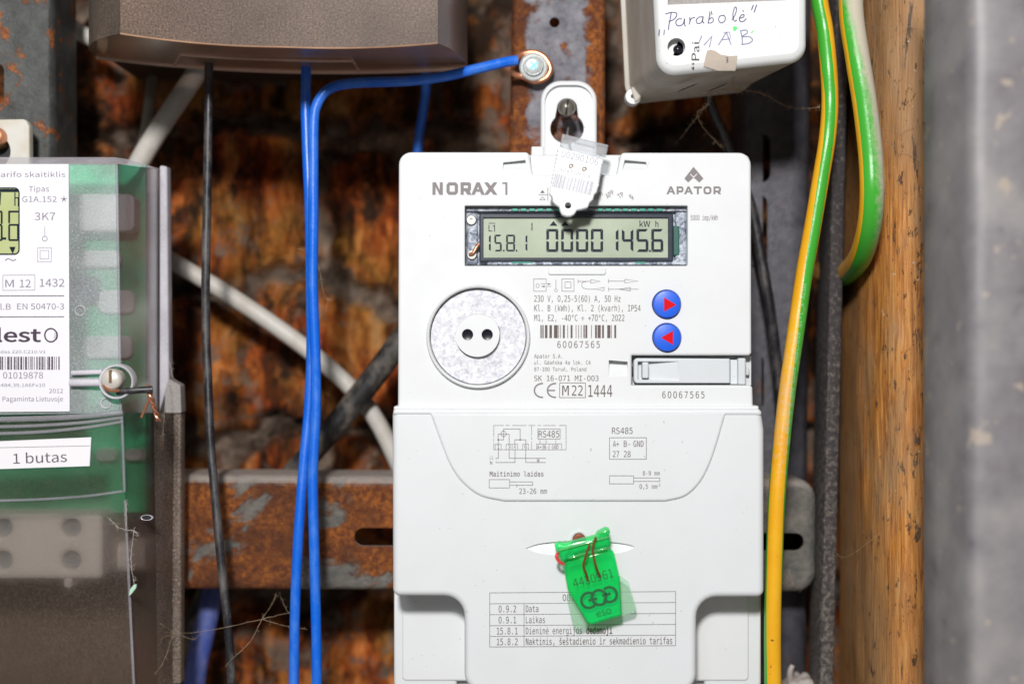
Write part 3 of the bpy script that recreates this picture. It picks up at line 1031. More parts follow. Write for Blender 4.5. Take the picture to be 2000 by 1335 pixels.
        for c_, xa, up in (('f', x0, 1), ('e', x0, 0), ('b', x1, 1), ('c', x1, 0)):
            if c_ not in S: continue
            d_ = w if xa == x0 else -w
            ya, yb_ = (y0 + g, ym - g) if up else (ym + g, y1 - g)
            if up: shape(bm, [(xa, ya), (xa + d_, ya + w * 0.8), (xa + d_, yb_ - h * 0.8), (xa, yb_)], ys)
            else: shape(bm, [(xa, ya), (xa + d_, ya + h * 0.8), (xa + d_, yb_ - w * 0.8), (xa, yb_)], ys)
    for ch, a, b in (('0', 1067, 1090.5), ('0', 1096, 1119.5), ('0', 1125, 1149), ('0', 1154, 1178), ('1', 1196, 1208), ('4', 1214.5, 1237), ('5', 1243, 1266.5), ('6', 1272, 1295.5)):
        digit(ch, a, b, 447, 492, 5.4)
    shape(bm, [(1267.5, 488), (1271, 488), (1271, 492), (1267.5, 492)], ys)
    for ch, a, b in (('1', 950, 958.5), ('5', 965.5, 980), ('8', 988.5, 1006), ('1', 1020, 1030)):
        digit(ch, a, b, 458, 491, 3.6)
    for a in (982.5, 1007.5): shape(bm, [(a, 487.5), (a + 3, 487.5), (a + 3, 491), (a, 491)], ys)
    stroke(bm, [(955, 436), (967, 436)], 1.3, ys)
    stroke(bm, [(955, 440), (955, 451), (961, 451)], 1.5, ys)
    stroke(bm, [(963, 442), (966, 440), (966, 452)], 1.5, ys)
    stroke(bm, [(1039, 436), (1039, 441)], 2, ys); stroke(bm, [(1039, 443.5), (1039, 449)], 2, ys)
    for a in (1081, 1103.5): shape(bm, [(a, 431.5), (a + 8, 441), (a - 8, 441)], ys)
    text(bm, 'kW', 1249, 1270, 443, 11.5, ys, 'sans', 0.004)
    text(bm, 'h', 1280, 1286, 443, 11, ys, 'sans', 0.004)
    obj('display_digits', bm, M['lcd_ink'], lcd, smooth=False)
    # clear window
    bm = plate(rrect(909, 403, 1342, 518, 1.5), 0.0007, 0.0013, 0.0002, (), 2, back=True)
    obj('display_window', bm, M['window'], meter)

    # ---- buttons
    for py, tri in ((594, [(1297, 580.5), (1321, 595), (1297, 608)]), (659, [(1314.5, 645.5), (1314.5, 673), (1291, 659)])):
        cx = 1302.5 if py > 600 else 1302
        bm = lathe(bmesh.new(), W(cx, py, 0.0), [(27 * k, 0.003), (27 * k, -0.0010), (26.5 * k, -0.0015), (25.4 * k, -0.0018), (23.5 * k, -0.0019), (0, -0.0019)], 64)
        b = obj('push_button', bm, M['blue_button'], meter, 'blue button with a red triangle pointing %s' % ('right' if py < 600 else 'left'))
        bm = bmesh.new(); shape(bm, tri, -0.00196)
        obj('arrow_mark', bm, M['red_mark'], b, smooth=False)

    # ---- side hatch
    hb = bmesh.new()
    plate(rrect(1235, 695, 1467, 752), 0.0066, 0.03, 0, (), 2, hb)
    bed = obj('hatch_bed', hb, M['hatch'], meter)
    bm = plate(rpoly([(1238, 699, 8), (1426, 700, 2), (1426, 748, 2), (1238, 748, 8)]), 0.0012, 0.006, 0.0005,
               [(poly([(1246, 706), (1324, 706), (1324, 741), (1246, 741)]), scoop(1246, 706, 1324, 741, 0.0030, 'left', 0.0012), 0.0003)], 4)
    door = obj('side_hatch', bm, M['hatch'], meter)
    bm = plate(rrect(1254.5, 707, 1267, 738.5, 3), -0.0002, 0.004, 0.0005)
    obj('hatch_catch', bm, M['hatch'], door)
    bm = plate(rrect(1426.5, 702, 1441.5, 750), 0.0040, 0.007, 0.0003)
    plate(rpoly([(1441.5, 699, 3), (1457, 699, 3), (1457, 751, 3), (1441.5, 751, 3)]), 0.0014, 0.008, 0.0006, (), 3, bm)
    plate(rpoly([(1457, 718, 3), (1464, 718, 3), (1464, 733, 3), (1457, 733, 3)]), 0.0036, 0.008, 0.0006, (), 3, bm)
    obj('hatch_hinge', bm, M['hatch'], door)
    bm = plate(rrect(1233.5, 715, 1238.5, 730, 1), 0.0040, 0.0065, 0.0002)
    obj('hatch_gap_dark', bm, M['black'], bed)  # black block put in for the shade of the gap

    # ---- printing on the case
    yp = -0.00006
    q = Z1(760, 280, 3.926)
    global SLOPE
    bm = bmesh.new()
    shape(bm, [(981, 356), (991, 356), (991, 380.5), (987, 380.5), (987, 359.4), (981, 359.4)], yp)
    def logo(letters, y0, y1, w):
        for ch, a, c in letters:
            l_, r_, t_, b_ = a + w / 2, c - w / 2, y0 + w / 2, y1 - w / 2
            m_ = (y0 + y1) / 2
            S = lambda p, cl=False: stroke(bm, p, w, yp, cl)
            V = lambda p: shape(bm, p, yp)
            H = lambda outer, hole: fill(bm, [[bm.verts.new(W(p[0], p[1], yp)) for p in lp] for lp in (outer, hole)])
            if ch == 'N':
                V([(a, y0), (a + w * 1.1, y0), (c - w, y1 - w * 1.5), (c - w, y0), (c, y0), (c, y1), (c - w * 1.1, y1), (a + w, y0 + w * 1.5), (a + w, y1), (a, y1)])
            elif ch == 'O':
                S(rpoly([(l_, t_, 4), (r_, t_, 4), (r_, b_, 4), (l_, b_, 4)]), True)
            elif ch == 'o':      # two facing brackets
                g_ = (a + c) / 2
                S([(g_ - 0.5, t_), (l_ + 2.5, t_), (l_, t_ + 3), (l_, b_ - 3), (l_ + 2.5, b_), (g_ - 3.5, b_)]); S([(g_ + 3.5, t_), (r_ - 2.5, t_), (r_, t_ + 3), (r_, b_ - 3), (r_ - 2.5, b_), (g_ + 0.5, b_)])
            elif ch in 'RP':
                bm_ = m_ + 2.2 + w / 2
                end = [(c, bm_ - 3), (c - 3, bm_), (a + w, bm_), (a + w, y1), (a, y1)] if ch == 'P' else \
                      [(c, bm_ - 3), (c - 2.2, bm_ - 0.6), (c + 0.5, y1), (c - w * 1.1, y1), (c - w * 1.9, bm_), (a + w, bm_), (a + w, y1), (a, y1)]
                H([(a, y0), (c - 3, y0), (c, y0 + 3)] + end, [(a + w, y0 + w), (c - w, y0 + w), (c - w, bm_ - w), (a + w, bm_ - w)])
            elif ch == 'A':
                g_ = (a + c) / 2
                q1, q2 = y1 - w * 1.75, y1 - w * 0.95
                X_ = lambda y_, side: g_ + side * (w * 0.5 + (y_ - y0) / (y1 - y0) * ((c - a) / 2 - w * 0.5))
                I_ = lambda y_, side: X_(y_, side) - side * w * 1.1
                H([(g_ - w * 0.5, y0), (g_ + w * 0.5, y0), (c, y1), (I_(y1, 1), y1), (I_(q2, 1), q2), (I_(q2, -1), q2), (I_(y1, -1), y1), (a, y1)],
                  [(g_, y0 + w * 1.3), (I_(q1, 1), q1), (I_(q1, -1), q1)])
            elif ch == 'X':
                g_, k_ = (a + c) / 2, w * 1.2
                V([(a, y0), (a + k_, y0), (g_, m_ - k_ * 0.75), (c - k_, y0), (c, y0), (g_ + k_ * 0.62, m_), (c, y1), (c - k_, y1), (g_, m_ + k_ * 0.75), (a + k_, y1), (a, y1), (g_ - k_ * 0.62, m_)])
            elif ch == 'T':
                g_ = (a + c) / 2
                V([(a, y0), (c, y0), (c, y0 + w), (g_ + w / 2, y0 + w), (g_ + w / 2, y1), (g_ - w / 2, y1), (g_ - w / 2, y0 + w), (a, y0 + w)])
    logo([('N', 844.6, 865), ('o', 872, 894.5), ('R', 899.6, 920), ('A', 920.5, 947), ('X', 945.5, 971.5)], 356, 380.5, 6.2)
    obj('model_lettering', bm, M['print_grey'], case, smooth=False)
    bm = bmesh.new()
    logo([('A', 1301.6, 1319), ('P', 1321.5, 1335), ('A', 1336, 1353.5), ('T', 1355, 1371), ('O', 1374, 1389.5), ('R', 1393.5, 1408)], 364, 379.4, 3.8)
    obj('maker_lettering', bm, M['print_grey'], case, smooth=False)
    bm = bmesh.new()
    k2 = Z1(1120, 280, 3.926)
    for pts in ([(921, 180), (921, 262), (880, 300), (850, 270)], [(921, 180), (997, 270), (965, 300), (921, 262)]):
        shape(bm, k2(pts), yp)
    bm2 = bmesh.new()
    stroke(bm2, k2([(898, 238), (921, 260), (946, 236)]), 1.7, yp - 0.00004)
    obj('maker_emblem', bm, M['print_grey'], case, smooth=False)
    obj('emblem_tick', bm2, M['case'], case, smooth=False)

    bm = bmesh.new()
    text(bm, '5000 imp/kWh', 1349, 1402, 430, 10, yp, 'mono', 0.0)
    text(bm, 'RPM', 1163, 1181, 391, 9.5, yp, 'mono', 0, 32)
    text(bm, 'APP', 1187, 1204, 388, 9.5, yp, 'mono', 0, 36)
    text(bm, 'TP', 1210, 1221.5, 388.5, 9.5, yp, 'mono', 0, 32)
    text(bm, '\u00a7', 1233, 1239, 390, 10, yp, 'mono', 0, 34)
    shape(bm, [(1059.5, 371), (1064, 377), (1055, 377)], yp)
    stroke(bm, [(1052, 380.5), (1070, 380.5)], 1.0, yp)
    stroke(bm, [(1059.5, 384.5), (1064.5, 390), (1054.5, 390)], 0.9, yp, True)
    stroke(bm, [(1070, 367), (1070, 391)], 1.0, yp)
    text(bm, '230 V, 0,25-5(60) A, 50 Hz', 1043.5, 1212, 589, 12, yp, 'mono', 0.0)
    text(bm, 'Kl. B (kWh), Kl. 2 (kvarh), IP54', 1043.5, 1251, 607.5, 12, yp, 'mono', 0.0)
    text(bm, 'M1, E2, -40\u00b0C \u00f7 +70\u00b0C, 2022', 1043.5, 1219.5, 626.5, 12, yp, 'mono', 0.0)
    text(bm, '60067565', 1088.5, 1171.5, 679, 13, yp, 'mono', 0.0, space=1.25)
    text(bm, 'Apator S.A.', 1043.5, 1098, 699, 7.6, yp, 'mono', 0.0)
    text(bm, 'ul. Gda\u0144ska 4a lok. C4', 1043.5, 1153.5, 711.5, 7.6, yp, 'mono', 0.0)
    text(bm, '87-100 Toru\u0144, Poland', 1043.5, 1145, 724.5, 7.6, yp, 'mono', 0.0)
    text(bm, 'SK 16-071 MI-003', 1043.5, 1169, 743.5, 10.5, yp, 'mono', 0.0)
    stroke(bm, [(1093, 747.5), (1143.5, 747.5), (1143.5, 776), (1093, 776)], 1.1, yp, True)
    text(bm, 'M', 1098, 1111, 772, 19.5, yp, 'mono', 0.0)
    text(bm, '22', 1117, 1138, 772, 19.5, yp, 'mono', 0.0)
    text(bm, '1444', 1149, 1196, 774.5, 23, yp, 'mono', 0.0)
    text(bm, '60067565', 1293.5, 1376, 777, 13, yp, 'mono', 0.0, space=1.25)
    rr = [2, 1, 2, 2, 4, 3, 4, 3, 6, 1, 1, 2, 1, 3, 3, 4, 1, 4, 3, 5, 1, 3, 1, 3, 1, 3, 2, 1, 3, 6, 1, 5, 3, 1, 5, 2, 3, 5, 5, 1, 1, 4, 3]
    obj('printed_data', bm, M['print'], case, smooth=False)
    bm = bmesh.new()
    bars(bm, 1055.5, 1203.5, 634.5, 660, yp, 3, mods=rr)
    obj('barcode', bm, M['print'], case, smooth=False)
    bm = bmesh.new()
    z = Z1(760, 520, 4.0)
    L = lambda pts, w=1.0, c=False: stroke(bm, z(pts), w, yp, c)
    L([(1130, 98), (1227, 98), (1227, 130)]); L([(1130, 98), (1130, 194), (1227, 194), (1227, 165)])
    L([(1160 + 13 * math.cos(a * PI / 8), 151 + 15 * math.sin(a * PI / 8)) for a in range(16)], 0.9, True)
    L([(1185, 137), (1262, 137)], 0.9); L([(1190, 156), (1266, 156)], 0.9)
    shape(bm, z([(1266, 137), (1240, 129), (1240, 146)]), yp); shape(bm, z([(1185, 156), (1214, 148), (1214, 165)]), yp)
    L([(1303, 105), (1303, 176)]); L([(1303 + 11 * math.cos(a * PI / 8), 188 + 11 * math.sin(a * PI / 8)) for a in range(16)], 0.9, True)
    L([(1350, 98), (1444, 98), (1444, 194), (1350, 194)], 1.0, True); L([(1374, 122), (1420, 122), (1420, 168), (1374, 168)], 1.0, True)
    L([(1476, 102), (1476, 132)]); L([(1476, 117), (1576, 117)]); L([(1576, 103), (1576, 132), (1648, 117)], 1.0, True)
    L(curve2([(1545, 117), (1512, 126), (1505, 148), (1516, 168), (1548, 178)]) + [(1610, 178)]); L([(1610, 178), (1680, 163), (1678, 190)], 1.0, True)
    L([(1714, 100), (1714, 130)]); L([(1714, 115), (1842, 115)]); L([(1842, 101), (1842, 129), (1946, 115)], 1.0, True)
    L([(1714, 163), (1714, 193)]); L([(1714, 178), (1946, 178)]); L([(1788, 178), (1884, 164), (1884, 192)], 1.0, True)
    obj('printed_symbols', bm, M['print_grey'], case, smooth=False)
    bm = bmesh.new()
    for cx in (1198, 1300):
        L([(cx, 913)] + [(cx - 2 + 61 * math.cos(a), 968 - 54 * math.sin(a)) for a in [PI / 2 + PI * i / 14 for i in range(15)]] + [(cx, 1022)], 3.0)
    L([(1246, 968), (1292, 968)], 2.8)
    obj('conformity_mark', bm, M['print_grey'], case, smooth=False)

    # ---- mounting tab
    prof = rpoly([(1056, 330), (1056, 157, 40), (1166, 157, 40), (1166, 330)], 8)
    key = [Vector((1087 + 0, 232))]
    ring_ = []
    cxk, cyk = 1107.5, 251
    for a in range(-48, 229, 8):          # big circle of the keyhole, open at the top
        an = math.radians(a)
        ring_.append(Vector((cxk + 33 * math.cos(an), cyk + 30 * math.sin(an))))
    for a in range(180, 361, 15):         # narrow neck
        an = math.radians(a)
        ring_.append(Vector((1107.5 + 20 * math.cos(an), 212 + 20 * math.sin(an))))
    bm = plate(prof, 0.043, 0.050, 0.0012, [(rpoly([(1064, 328), (1064, 166, 33), (1158, 166, 33), (1158, 328)], 8), None)], 4)
    tabin = rpoly([(1064, 328), (1064, 166, 33), (1158, 166, 33), (1158, 328)], 8)
    rec = to_w(tabin, 0.043)
    a_ = ring_verts(bm, rec, 0.043); b_ = ring_verts(bm, rec, 0.0448)
    bridge(bm, a_, b_)
    hole_ = ring_verts(bm, to_w(ring_, 0.0448), 0.0448)
    fill(bm, [b_, hole_])
    bridge(bm, hole_, ring_verts(bm, to_w(ring_, 0.0448), 0.048))
    plate(rrect(1038, 286, 1062, 330, 2), 0.030, 0.05, 0.0005, (), 3, bm)
    obj('mounting_tab', bm, M['case'], meter)

    # ---- terminal cover
    YC = -0.0022
    outer = rpoly([(766, 798, 14), (1487, 799, 16), (1493, 838), (1493, 1166, 14), (1361, 1166, 40), (1361, 1352, 36), (907, 1352, 36), (907, 1164, 40), (767, 1164, 14)])
    lens_ = curve2([(1026, 1070), (1060, 1060), (1131, 1055), (1205, 1059), (1239, 1068), (1205, 1080), (1131, 1085), (1060, 1081), (1026, 1070)], 5)[:-1]
    bm = plate(outer, YC, 0.040, 0.0022, [
        (poly(lens_), scoop(1026, 1055, 1239, 1086, 0.0014, 'top', YC), 0.0),
        ], 7)
    # cushion panel in the U
    U = poly(curve2([(1300, 979), (1338, 969), (1366, 944), (1386, 908), (1402, 862), (1418, 806)], 6) + curve2([(840, 806), (860, 862), (879, 908), (903, 942), (938, 968), (985, 979)], 6))
    plate(U, YC - 0.0010, YC + 0.0002, 0.0010, (), 6, bm)
    # rolled top edge above the panel
    plate(rpoly([(768, 797, 12), (1486, 798, 14), (1490, 812, 5), (767, 811, 5)]), YC - 0.0004, 0.004, 0.0012, (), 5, bm)
    cov = obj('terminal_cover', bm, M['cover'], meter)
    # socket of the sealing screw
    bm = lathe(bmesh.new(), W(1131, 1053, YC), [(18 * PX, 0.0005), (17 * PX, -0.0004), (14.5 * PX, -0.0004), (13.5 * PX, 0.0002), (13 * PX, 0.002)], 36)
    obj('screw_socket', bm, M['cover'], cov)
    bm = lathe(bmesh.new(), W(1131, 1053, YC), [(13 * PX, -0.00025), (11 * PX, -0.0008), (5 * PX, -0.0010), (0, -0.0008)], 24)
    obj('seal_screw', bm, M['copper_dark'], cov)
    # lip between case and cover
    bm = plate(rpoly([(769, 793, 3), (1482, 792, 3), (1482, 800), (769, 800)]), -0.0008, 0.012, 0.0005, (), 3)
    obj('cover_lip', bm, M['cover'], meter)
    # recessed lower blocks either side of the tongue
    for x0, x1 in ((769, 893), (1375, 1487)):
        bm = plate(rpoly([(x0, 1150), (x1, 1150), (x1, 1354, 22), (x0, 1354, 22)]), 0.0185, 0.045, 0.0012, (), 5)
        obj('terminal_base', bm, M['cover'], meter)
    bm = plate(rrect(893, 1150, 1376, 1340), 0.022, 0.045)
    obj('base_web', bm, M['cover'], meter)

    # ---- printing on the cover
    yq = YC - 0.00106
    bm = bmesh.new()
    z = Z1(760, 780, 4.7675)
    L = lambda pts, w=0.95, c=False: stroke(bm, z(pts), w, yq, c)
    for a, b in ((974, 1066), (1088, 1120), (1146, 1278), (1298, 1360), (1384, 1412), (1436, 1550), (1585, 1648)): L([(a, 240), (b, 240)], 0.8)
    for a, b in ((240, 345), (362, 388), (404, 466)): L([(974, a), (974, b)], 0.8)
    for a, b in ((240, 330), (346, 372), (390, 466)): L([(1327, a), (1327, b)], 0.8)
    L([(1648, 240), (1648, 466), (974, 466)], 0.8)
    L([(1066 + 25 * math.cos(a * PI / 10), 318 + 26 * math.sin(a * PI / 10)) for a in range(20)], 0.9, True)
    L([(1016, 415), (1016, 321), (1118, 321), (1118, 415)]); L([(1016, 373), (1066, 373), (1066, 273), (1220, 273), (1220, 373)])
    L([(1170, 415), (1170, 373), (1272, 373), (1272, 415)])
    for cx, cy in ((1016, 373), (1220, 373)): shape(bm, z([(cx + 8 * math.cos(a * PI / 5), cy + 8 * math.sin(a * PI / 5)) for a in range(10)]), yq)
    for a, b in ((988, 1043), (1090, 1145), (1145, 1197), (1244, 1298)): L([(a, 466), (a, 415), (b, 415), (b, 466)], 0.8)
    for a, b in ((1374, 1432), (1432, 1490), (1490, 1607)): L([(a, 466), (a, 412), (b, 412), (b, 466)], 0.8)
    L([(1385, 273), (1592, 273), (1592, 366), (1385, 366)], 0.9, True)
    for a in (1405, 1461, 1552): L([(a, 366), (a, 412)], 0.8)
    L([(992, 545), (1017, 545), (1017, 415)]); L([(1118, 466), (1118, 545), (1456, 545)]); L([(992, 584), (1172, 584), (1172, 466)]); L([(1272, 466), (1272, 584), (1456, 584)])
    L([(1388, 547), (1388, 582)], 0.9); L([(1376, 556), (1400, 574)], 0.8); L([(1400, 556), (1376, 574)], 0.8)
    def tx(s, a, b, base, cap, kind='mono', bold=0.0, o=(760, 780)):
        text(bm, s, o[0] + a / 4.7675, o[0] + b / 4.7675, o[1] + base / 4.7675, cap / 4.7675, yq, kind, bold)
    for s, a in (('1', 1006), ('3', 1108), ('4', 1158), ('6', 1261)): tx(s, a, a + 22, 458, 36)
    tx('RS485', 1392, 1584, 350, 60); tx('A+', 1378, 1420, 458, 36); tx('B-', 1440, 1484, 458, 36); tx('GND', 1516, 1578, 458, 36)
    tx('L1', 938, 968, 555, 30); tx('N', 940, 960, 602, 30)
    tx('Maitinimo laidas', 936, 1437, 714, 46, bold=0.006)
    L([(932, 743), (1122, 743), (1122, 821), (932, 821)], 0.9, True); L([(1122, 765), (1337, 765), (1337, 796), (1122, 796)], 0.9)
    tx('23-26 mm', 1212, 1470, 876, 50, bold=0.0)
    z = Z1(1140, 780, 4.7675)
    o2 = (1140, 780)
    tx('RS485', 263, 456, 318, 58, o=o2); tx('A+', 272, 330, 438, 55, o=o2); tx('B-', 373, 432, 438, 55, o=o2); tx('GND', 463, 558, 438, 55, o=o2)
    tx('27', 272, 330, 534, 56, o=o2); tx('28', 374, 437, 534, 56, o=o2)
    L([(241, 354), (584, 354), (584, 554), (241, 554)], 1.0, True); L([(563, 530), (570, 530)], 1.2)
    tx('8-9 mm', 550, 709, 704, 40, o=o2, bold=0.0); tx('0,5 mm', 520, 686, 828, 42, o=o2, bold=0.0); tx('2', 698, 714, 805, 26, o=o2)
    L([(241, 708), (465, 708), (465, 783), (241, 783)], 0.95, True); L([(465, 728), (709, 728), (709, 760), (465, 760)], 0.9)
    obj('printed_diagram', bm, M['print'], cov, smooth=False)
    bm = bmesh.new()
    yq = YC - 0.00006
    SLOPE = -0.0069
    off = lambda px, py: py - SLOPE * (px - 1000)
    LX, RX = 956.5, 1319.5
    rows = [1156.8, 1178.1, 1199.4, 1220.8, 1241.8, 1262.4]
    base = [r - (-0.0069) * (956.5 - 1000) for r in rows]
    for r in base: stroke(bm, [(LX, r), (RX, r)], 0.95, yq)
    for x in (LX, RX): stroke(bm, [(x, base[0]), (x, base[-1])], 0.95, yq)
    stroke(bm, [(1023.5, base[1]), (1023.5, base[-1])], 0.95, yq)
    b0 = -0.0069 * (956.5 - 1000)
    text(bm, 'OBIS kodai', 1099, 1180, 1173.5 - b0, 12.5, yq, 'mono', 0.0)
    for s, a, b, y_ in (('0.9.2', 974, 1008, 1195), ('0.9.1', 974, 1008, 1216.5), ('15.8.1', 970.5, 1011, 1238), ('15.8.2', 970.5, 1011, 1259),
                        ('Data', 1027, 1051.5, 1195), ('Laikas', 1027, 1064.5, 1216.5), ('Dienin\u0117 energijos', 1027, 1136.5, 1238)):
        text(bm, s, a, b, y_ - b0, 13, yq, 'mono', 0.0)
    text(bm, 'dedamoji', 1145, 1196, 1238 - b0, 13, yq, 'mono', 0.022)
    text(bm, 'Naktinis, \u0161e\u0161tadienio ir sekmadienio tarifas', 1027, 1313, 1259 - b0, 13, yq, 'mono', 0.004)
    SLOPE = 0.0
    obj('printed_table', bm, M['print'], cov, smooth=False)
build_meter()

# ------------------------------------------------------------------ screws on the centre rail
def screw_dome(name, label, c, r, mat, slot_ang, proud, group=None):
    t_ = thing(name, label, 'screw', c, group)
    bm = lathe(bmesh.new(), c, [(r * 0.62, 0.012), (r * 0.62, 0.0005)] + [(r * math.cos(a), -proud * math.sin(a)) for a in [PI / 2 * i / 8 for i in range(9)]][:-1] + [(0, -proud)], 36)
    obj('screw_head', bm, mat, t_)
    bm = bmesh.new()
    ca, sa = math.cos(slot_ang), math.sin(slot_ang)
    n = 10; w = r * 0.10
    L_, R_ = [], []
    for i in range(n + 1):
        u = -r * 0.9 + 1.8 * r * i / n
        y = -proud * math.sqrt(max(0, 1 - (u / r) ** 2)) - 0.0001
        for S, s in ((L_, w), (R_, -w)):
            S.append(bm.verts.new((c.x + u * ca - s * sa, c.y + y, c.z + u * sa + s * ca)))
    for i in range(n):
        bm.faces.new((L_[i], L_[i + 1], R_[i + 1], R_[i]))
    obj('screw_slot', bm, M['black'], t_)
    return t_
screw_dome('mounting_screw', 'dull round headed slotted screw in the keyhole of the white mounting tab', W(1107, 211, 0.040), 17 * PX * 1.09, M['old_screw'], math.radians(82), 0.0035)

def build_earth_screw():
    c = W(1042, 130, 0.049)
    k = PX * 1.1
    t_ = thing('earth_screw', 'bright zinc cross head screw clamping the bare blue wire end on the rusty rail', 'screw', c)
    bm = lathe(bmesh.new(), c, [(28 * k, 0.0035), (28 * k, 0.0010), (27 * k, 0.0003), (24 * k, 0.0), (20 * k, 0.0002), (17.5 * k, 0.0008), (17 * k, 0.0)], 48)
    obj('washer', bm, M['zinc_screw'], t_)
    bm = lathe(bmesh.new(), c, [(17.5 * k, 0.001), (17.5 * k, -0.0012), (16.5 * k, -0.0018), (13 * k, -0.0022), (0, -0.0023)], 40)
    h = obj('screw_head', bm, M['zinc_screw'], t_)
    bm = bmesh.new()
    for a in (0.7, 0.7 + PI / 2):
        d = Vector((math.cos(a), 0, math.sin(a))); e = Vector((-d.z, 0, d.x))
        p = c + Vector((0, -0.00245, 0))
        bm.faces.new([bm.verts.new(p + d * s * 9.5 * k + e * u * 2.6 * k + Vector((0, -0.00003 * (a > 1), 0))) for s, u in ((-1, -1), (1, -1), (1, 1), (-1, 1))])
    obj('cross_recess', bm, M['cross_recess'], h, smooth=False)
build_earth_screw()

# ------------------------------------------------------------------ the two seals on the meter
def build_tag():
    y = -0.0105
    t_ = thing('seal_tag', 'white numbered plastic seal tag with barcode hanging over the meter top', 'seal', W(1125, 300, y))
    q = Z1(760, 280, 3.926)
    pts = [(1290, 48), (1320, 34), (1600, 108), (1645, 124), (1638, 160)]
    # scalloped long sides
    def wavy(a, b, n, amp):
        A, B = Vector(a), Vector(b); d = (B - A); nn = Vector((-d.y, d.x)).normalized()
        return [tuple(A + d * (i / n) + nn * (amp * (1 - math.cos(2 * PI * i / 4)) / 2)) for i in range(1, n)]
    right = wavy((1638, 160), (1612, 318), 28, 7)
    left = wavy((1238, 318), (1290, 48), 36, 7)
    low = [(1612, 318), (1600, 342), (1594, 372), (1574, 392), (1566, 428), (1540, 452), (1524, 492), (1482, 504), (1440, 512), (1424, 540), (1396, 558), (1360, 560), (1326, 546), (1312, 520), (1304, 486), (1276, 470), (1254, 446), (1252, 412), (1228, 384), (1236, 352)]
    outline = [Vector(p) for p in q(pts + right + low + [(1238, 318)] + left)]
    outline = clean(outline, 0.3)
    bm = plate(outline, y, y + 0.0040, 0.0006, [(circ(1109.5, 401, 6.5, 24), None)], 3, back=False)
    lp = to_w(circ(1109.5, 401, 6.5, 24), y)
    bridge(bm, ring_verts(bm, lp, y), ring_verts(bm, lp, y + 0.004))
    body = obj('tag_body', bm, M['paper'] if False else M['tag_white'], t_)
    bar = [Vector(p) for p in ((1098.5, 261), (1188.5, 283), (1184, 306), (1172, 303), (1172, 312), (1098, 294), (1100, 286), (1093.5, 284))]
    bm = plate(bar, y + 0.0006, y + 0.0040, 0.0006, (), 3, back=True)
    bar_o = obj('tag_cap', bm, M['seal_clear'], t_)
    bm = bmesh.new()
    text(bm, '20', 1099.5, 1112, 272, 9, y + 0.00052, 'sans', 0, -13)
    for i in range(9):
        x = 1122 + i * 4.6
        stroke(bm, [(x, 277 + i * 1.1), (x + 2.4, 281 + i * 1.1)], 1.4, y + 0.00052)
    obj('cap_marking', bm, M['print_grey'], bar_o, smooth=False)
    yp = y - 0.00005
    bm = bmesh.new()
    text(bm, '00290106', 1095.5, 1169, 306, 13, yp, 'sans', 0.0, -13.5)
    text(bm, 'APATOR S.A.', 1091.5, 1157, 334.5, 7.5, yp, 'sans', 0.0, -13.5)
    obj('tag_lettering', bm, M['tag_print'], body, smooth=False)
    bm = bmesh.new()
    r = random.Random(11)
    x = 0.0
    while x < 1:
        w = r.choice((0.008, 0.008, 0.016, 0.02)); g = r.choice((0.012, 0.016, 0.022))
        P = lambda u, v: (1085 + 75 * u - 6.8 * v, 338.5 + 16.5 * u + 26.5 * v)
        shape(bm, [P(x, 0), P(min(1, x + w), 0), P(min(1, x + w), 1), P(x, 1)], yp)
        x += w + g
    obj('tag_barcode', bm, M['tag_print'], body, smooth=False)
    for px, py in ((1115.8, 325), (1141.8, 331)):
        bm = lathe(bmesh.new(), W(px, py, y), [(5.2 * PX, 0.0002), (5.0 * PX, -0.00012), (3.4 * PX, -0.0001), (2.6 * PX, 0.0000), (0, -0.00004)], 18)
        obj('wire_hole', bm, M['old_screw'], body)
    # the nib that touches the window
    bm = lathe(bmesh.new(), W(1108, 430, -0.001), [(0.0011, 0.001), (0.0011, -0.005), (0.0, -0.0055)], 16)
    obj('seal_wire', tube(bmesh.new(), spline([W(1116, 296, -0.007), W(1112, 280, 0.004), W(1108, 262, 0.03), W(1110, 250, 0.044)], 8), 0.00035, 8), M['dull_steel'], t_)
    bm.free()
M['tag_white'] = plastic('tag_plastic', (0.84, 0.85, 0.87), 0.4, amount=0.2)
M['tag_print'] = plain('tag_grey_print', (0.30, 0.30, 0.35), 0.6)
build_tag()

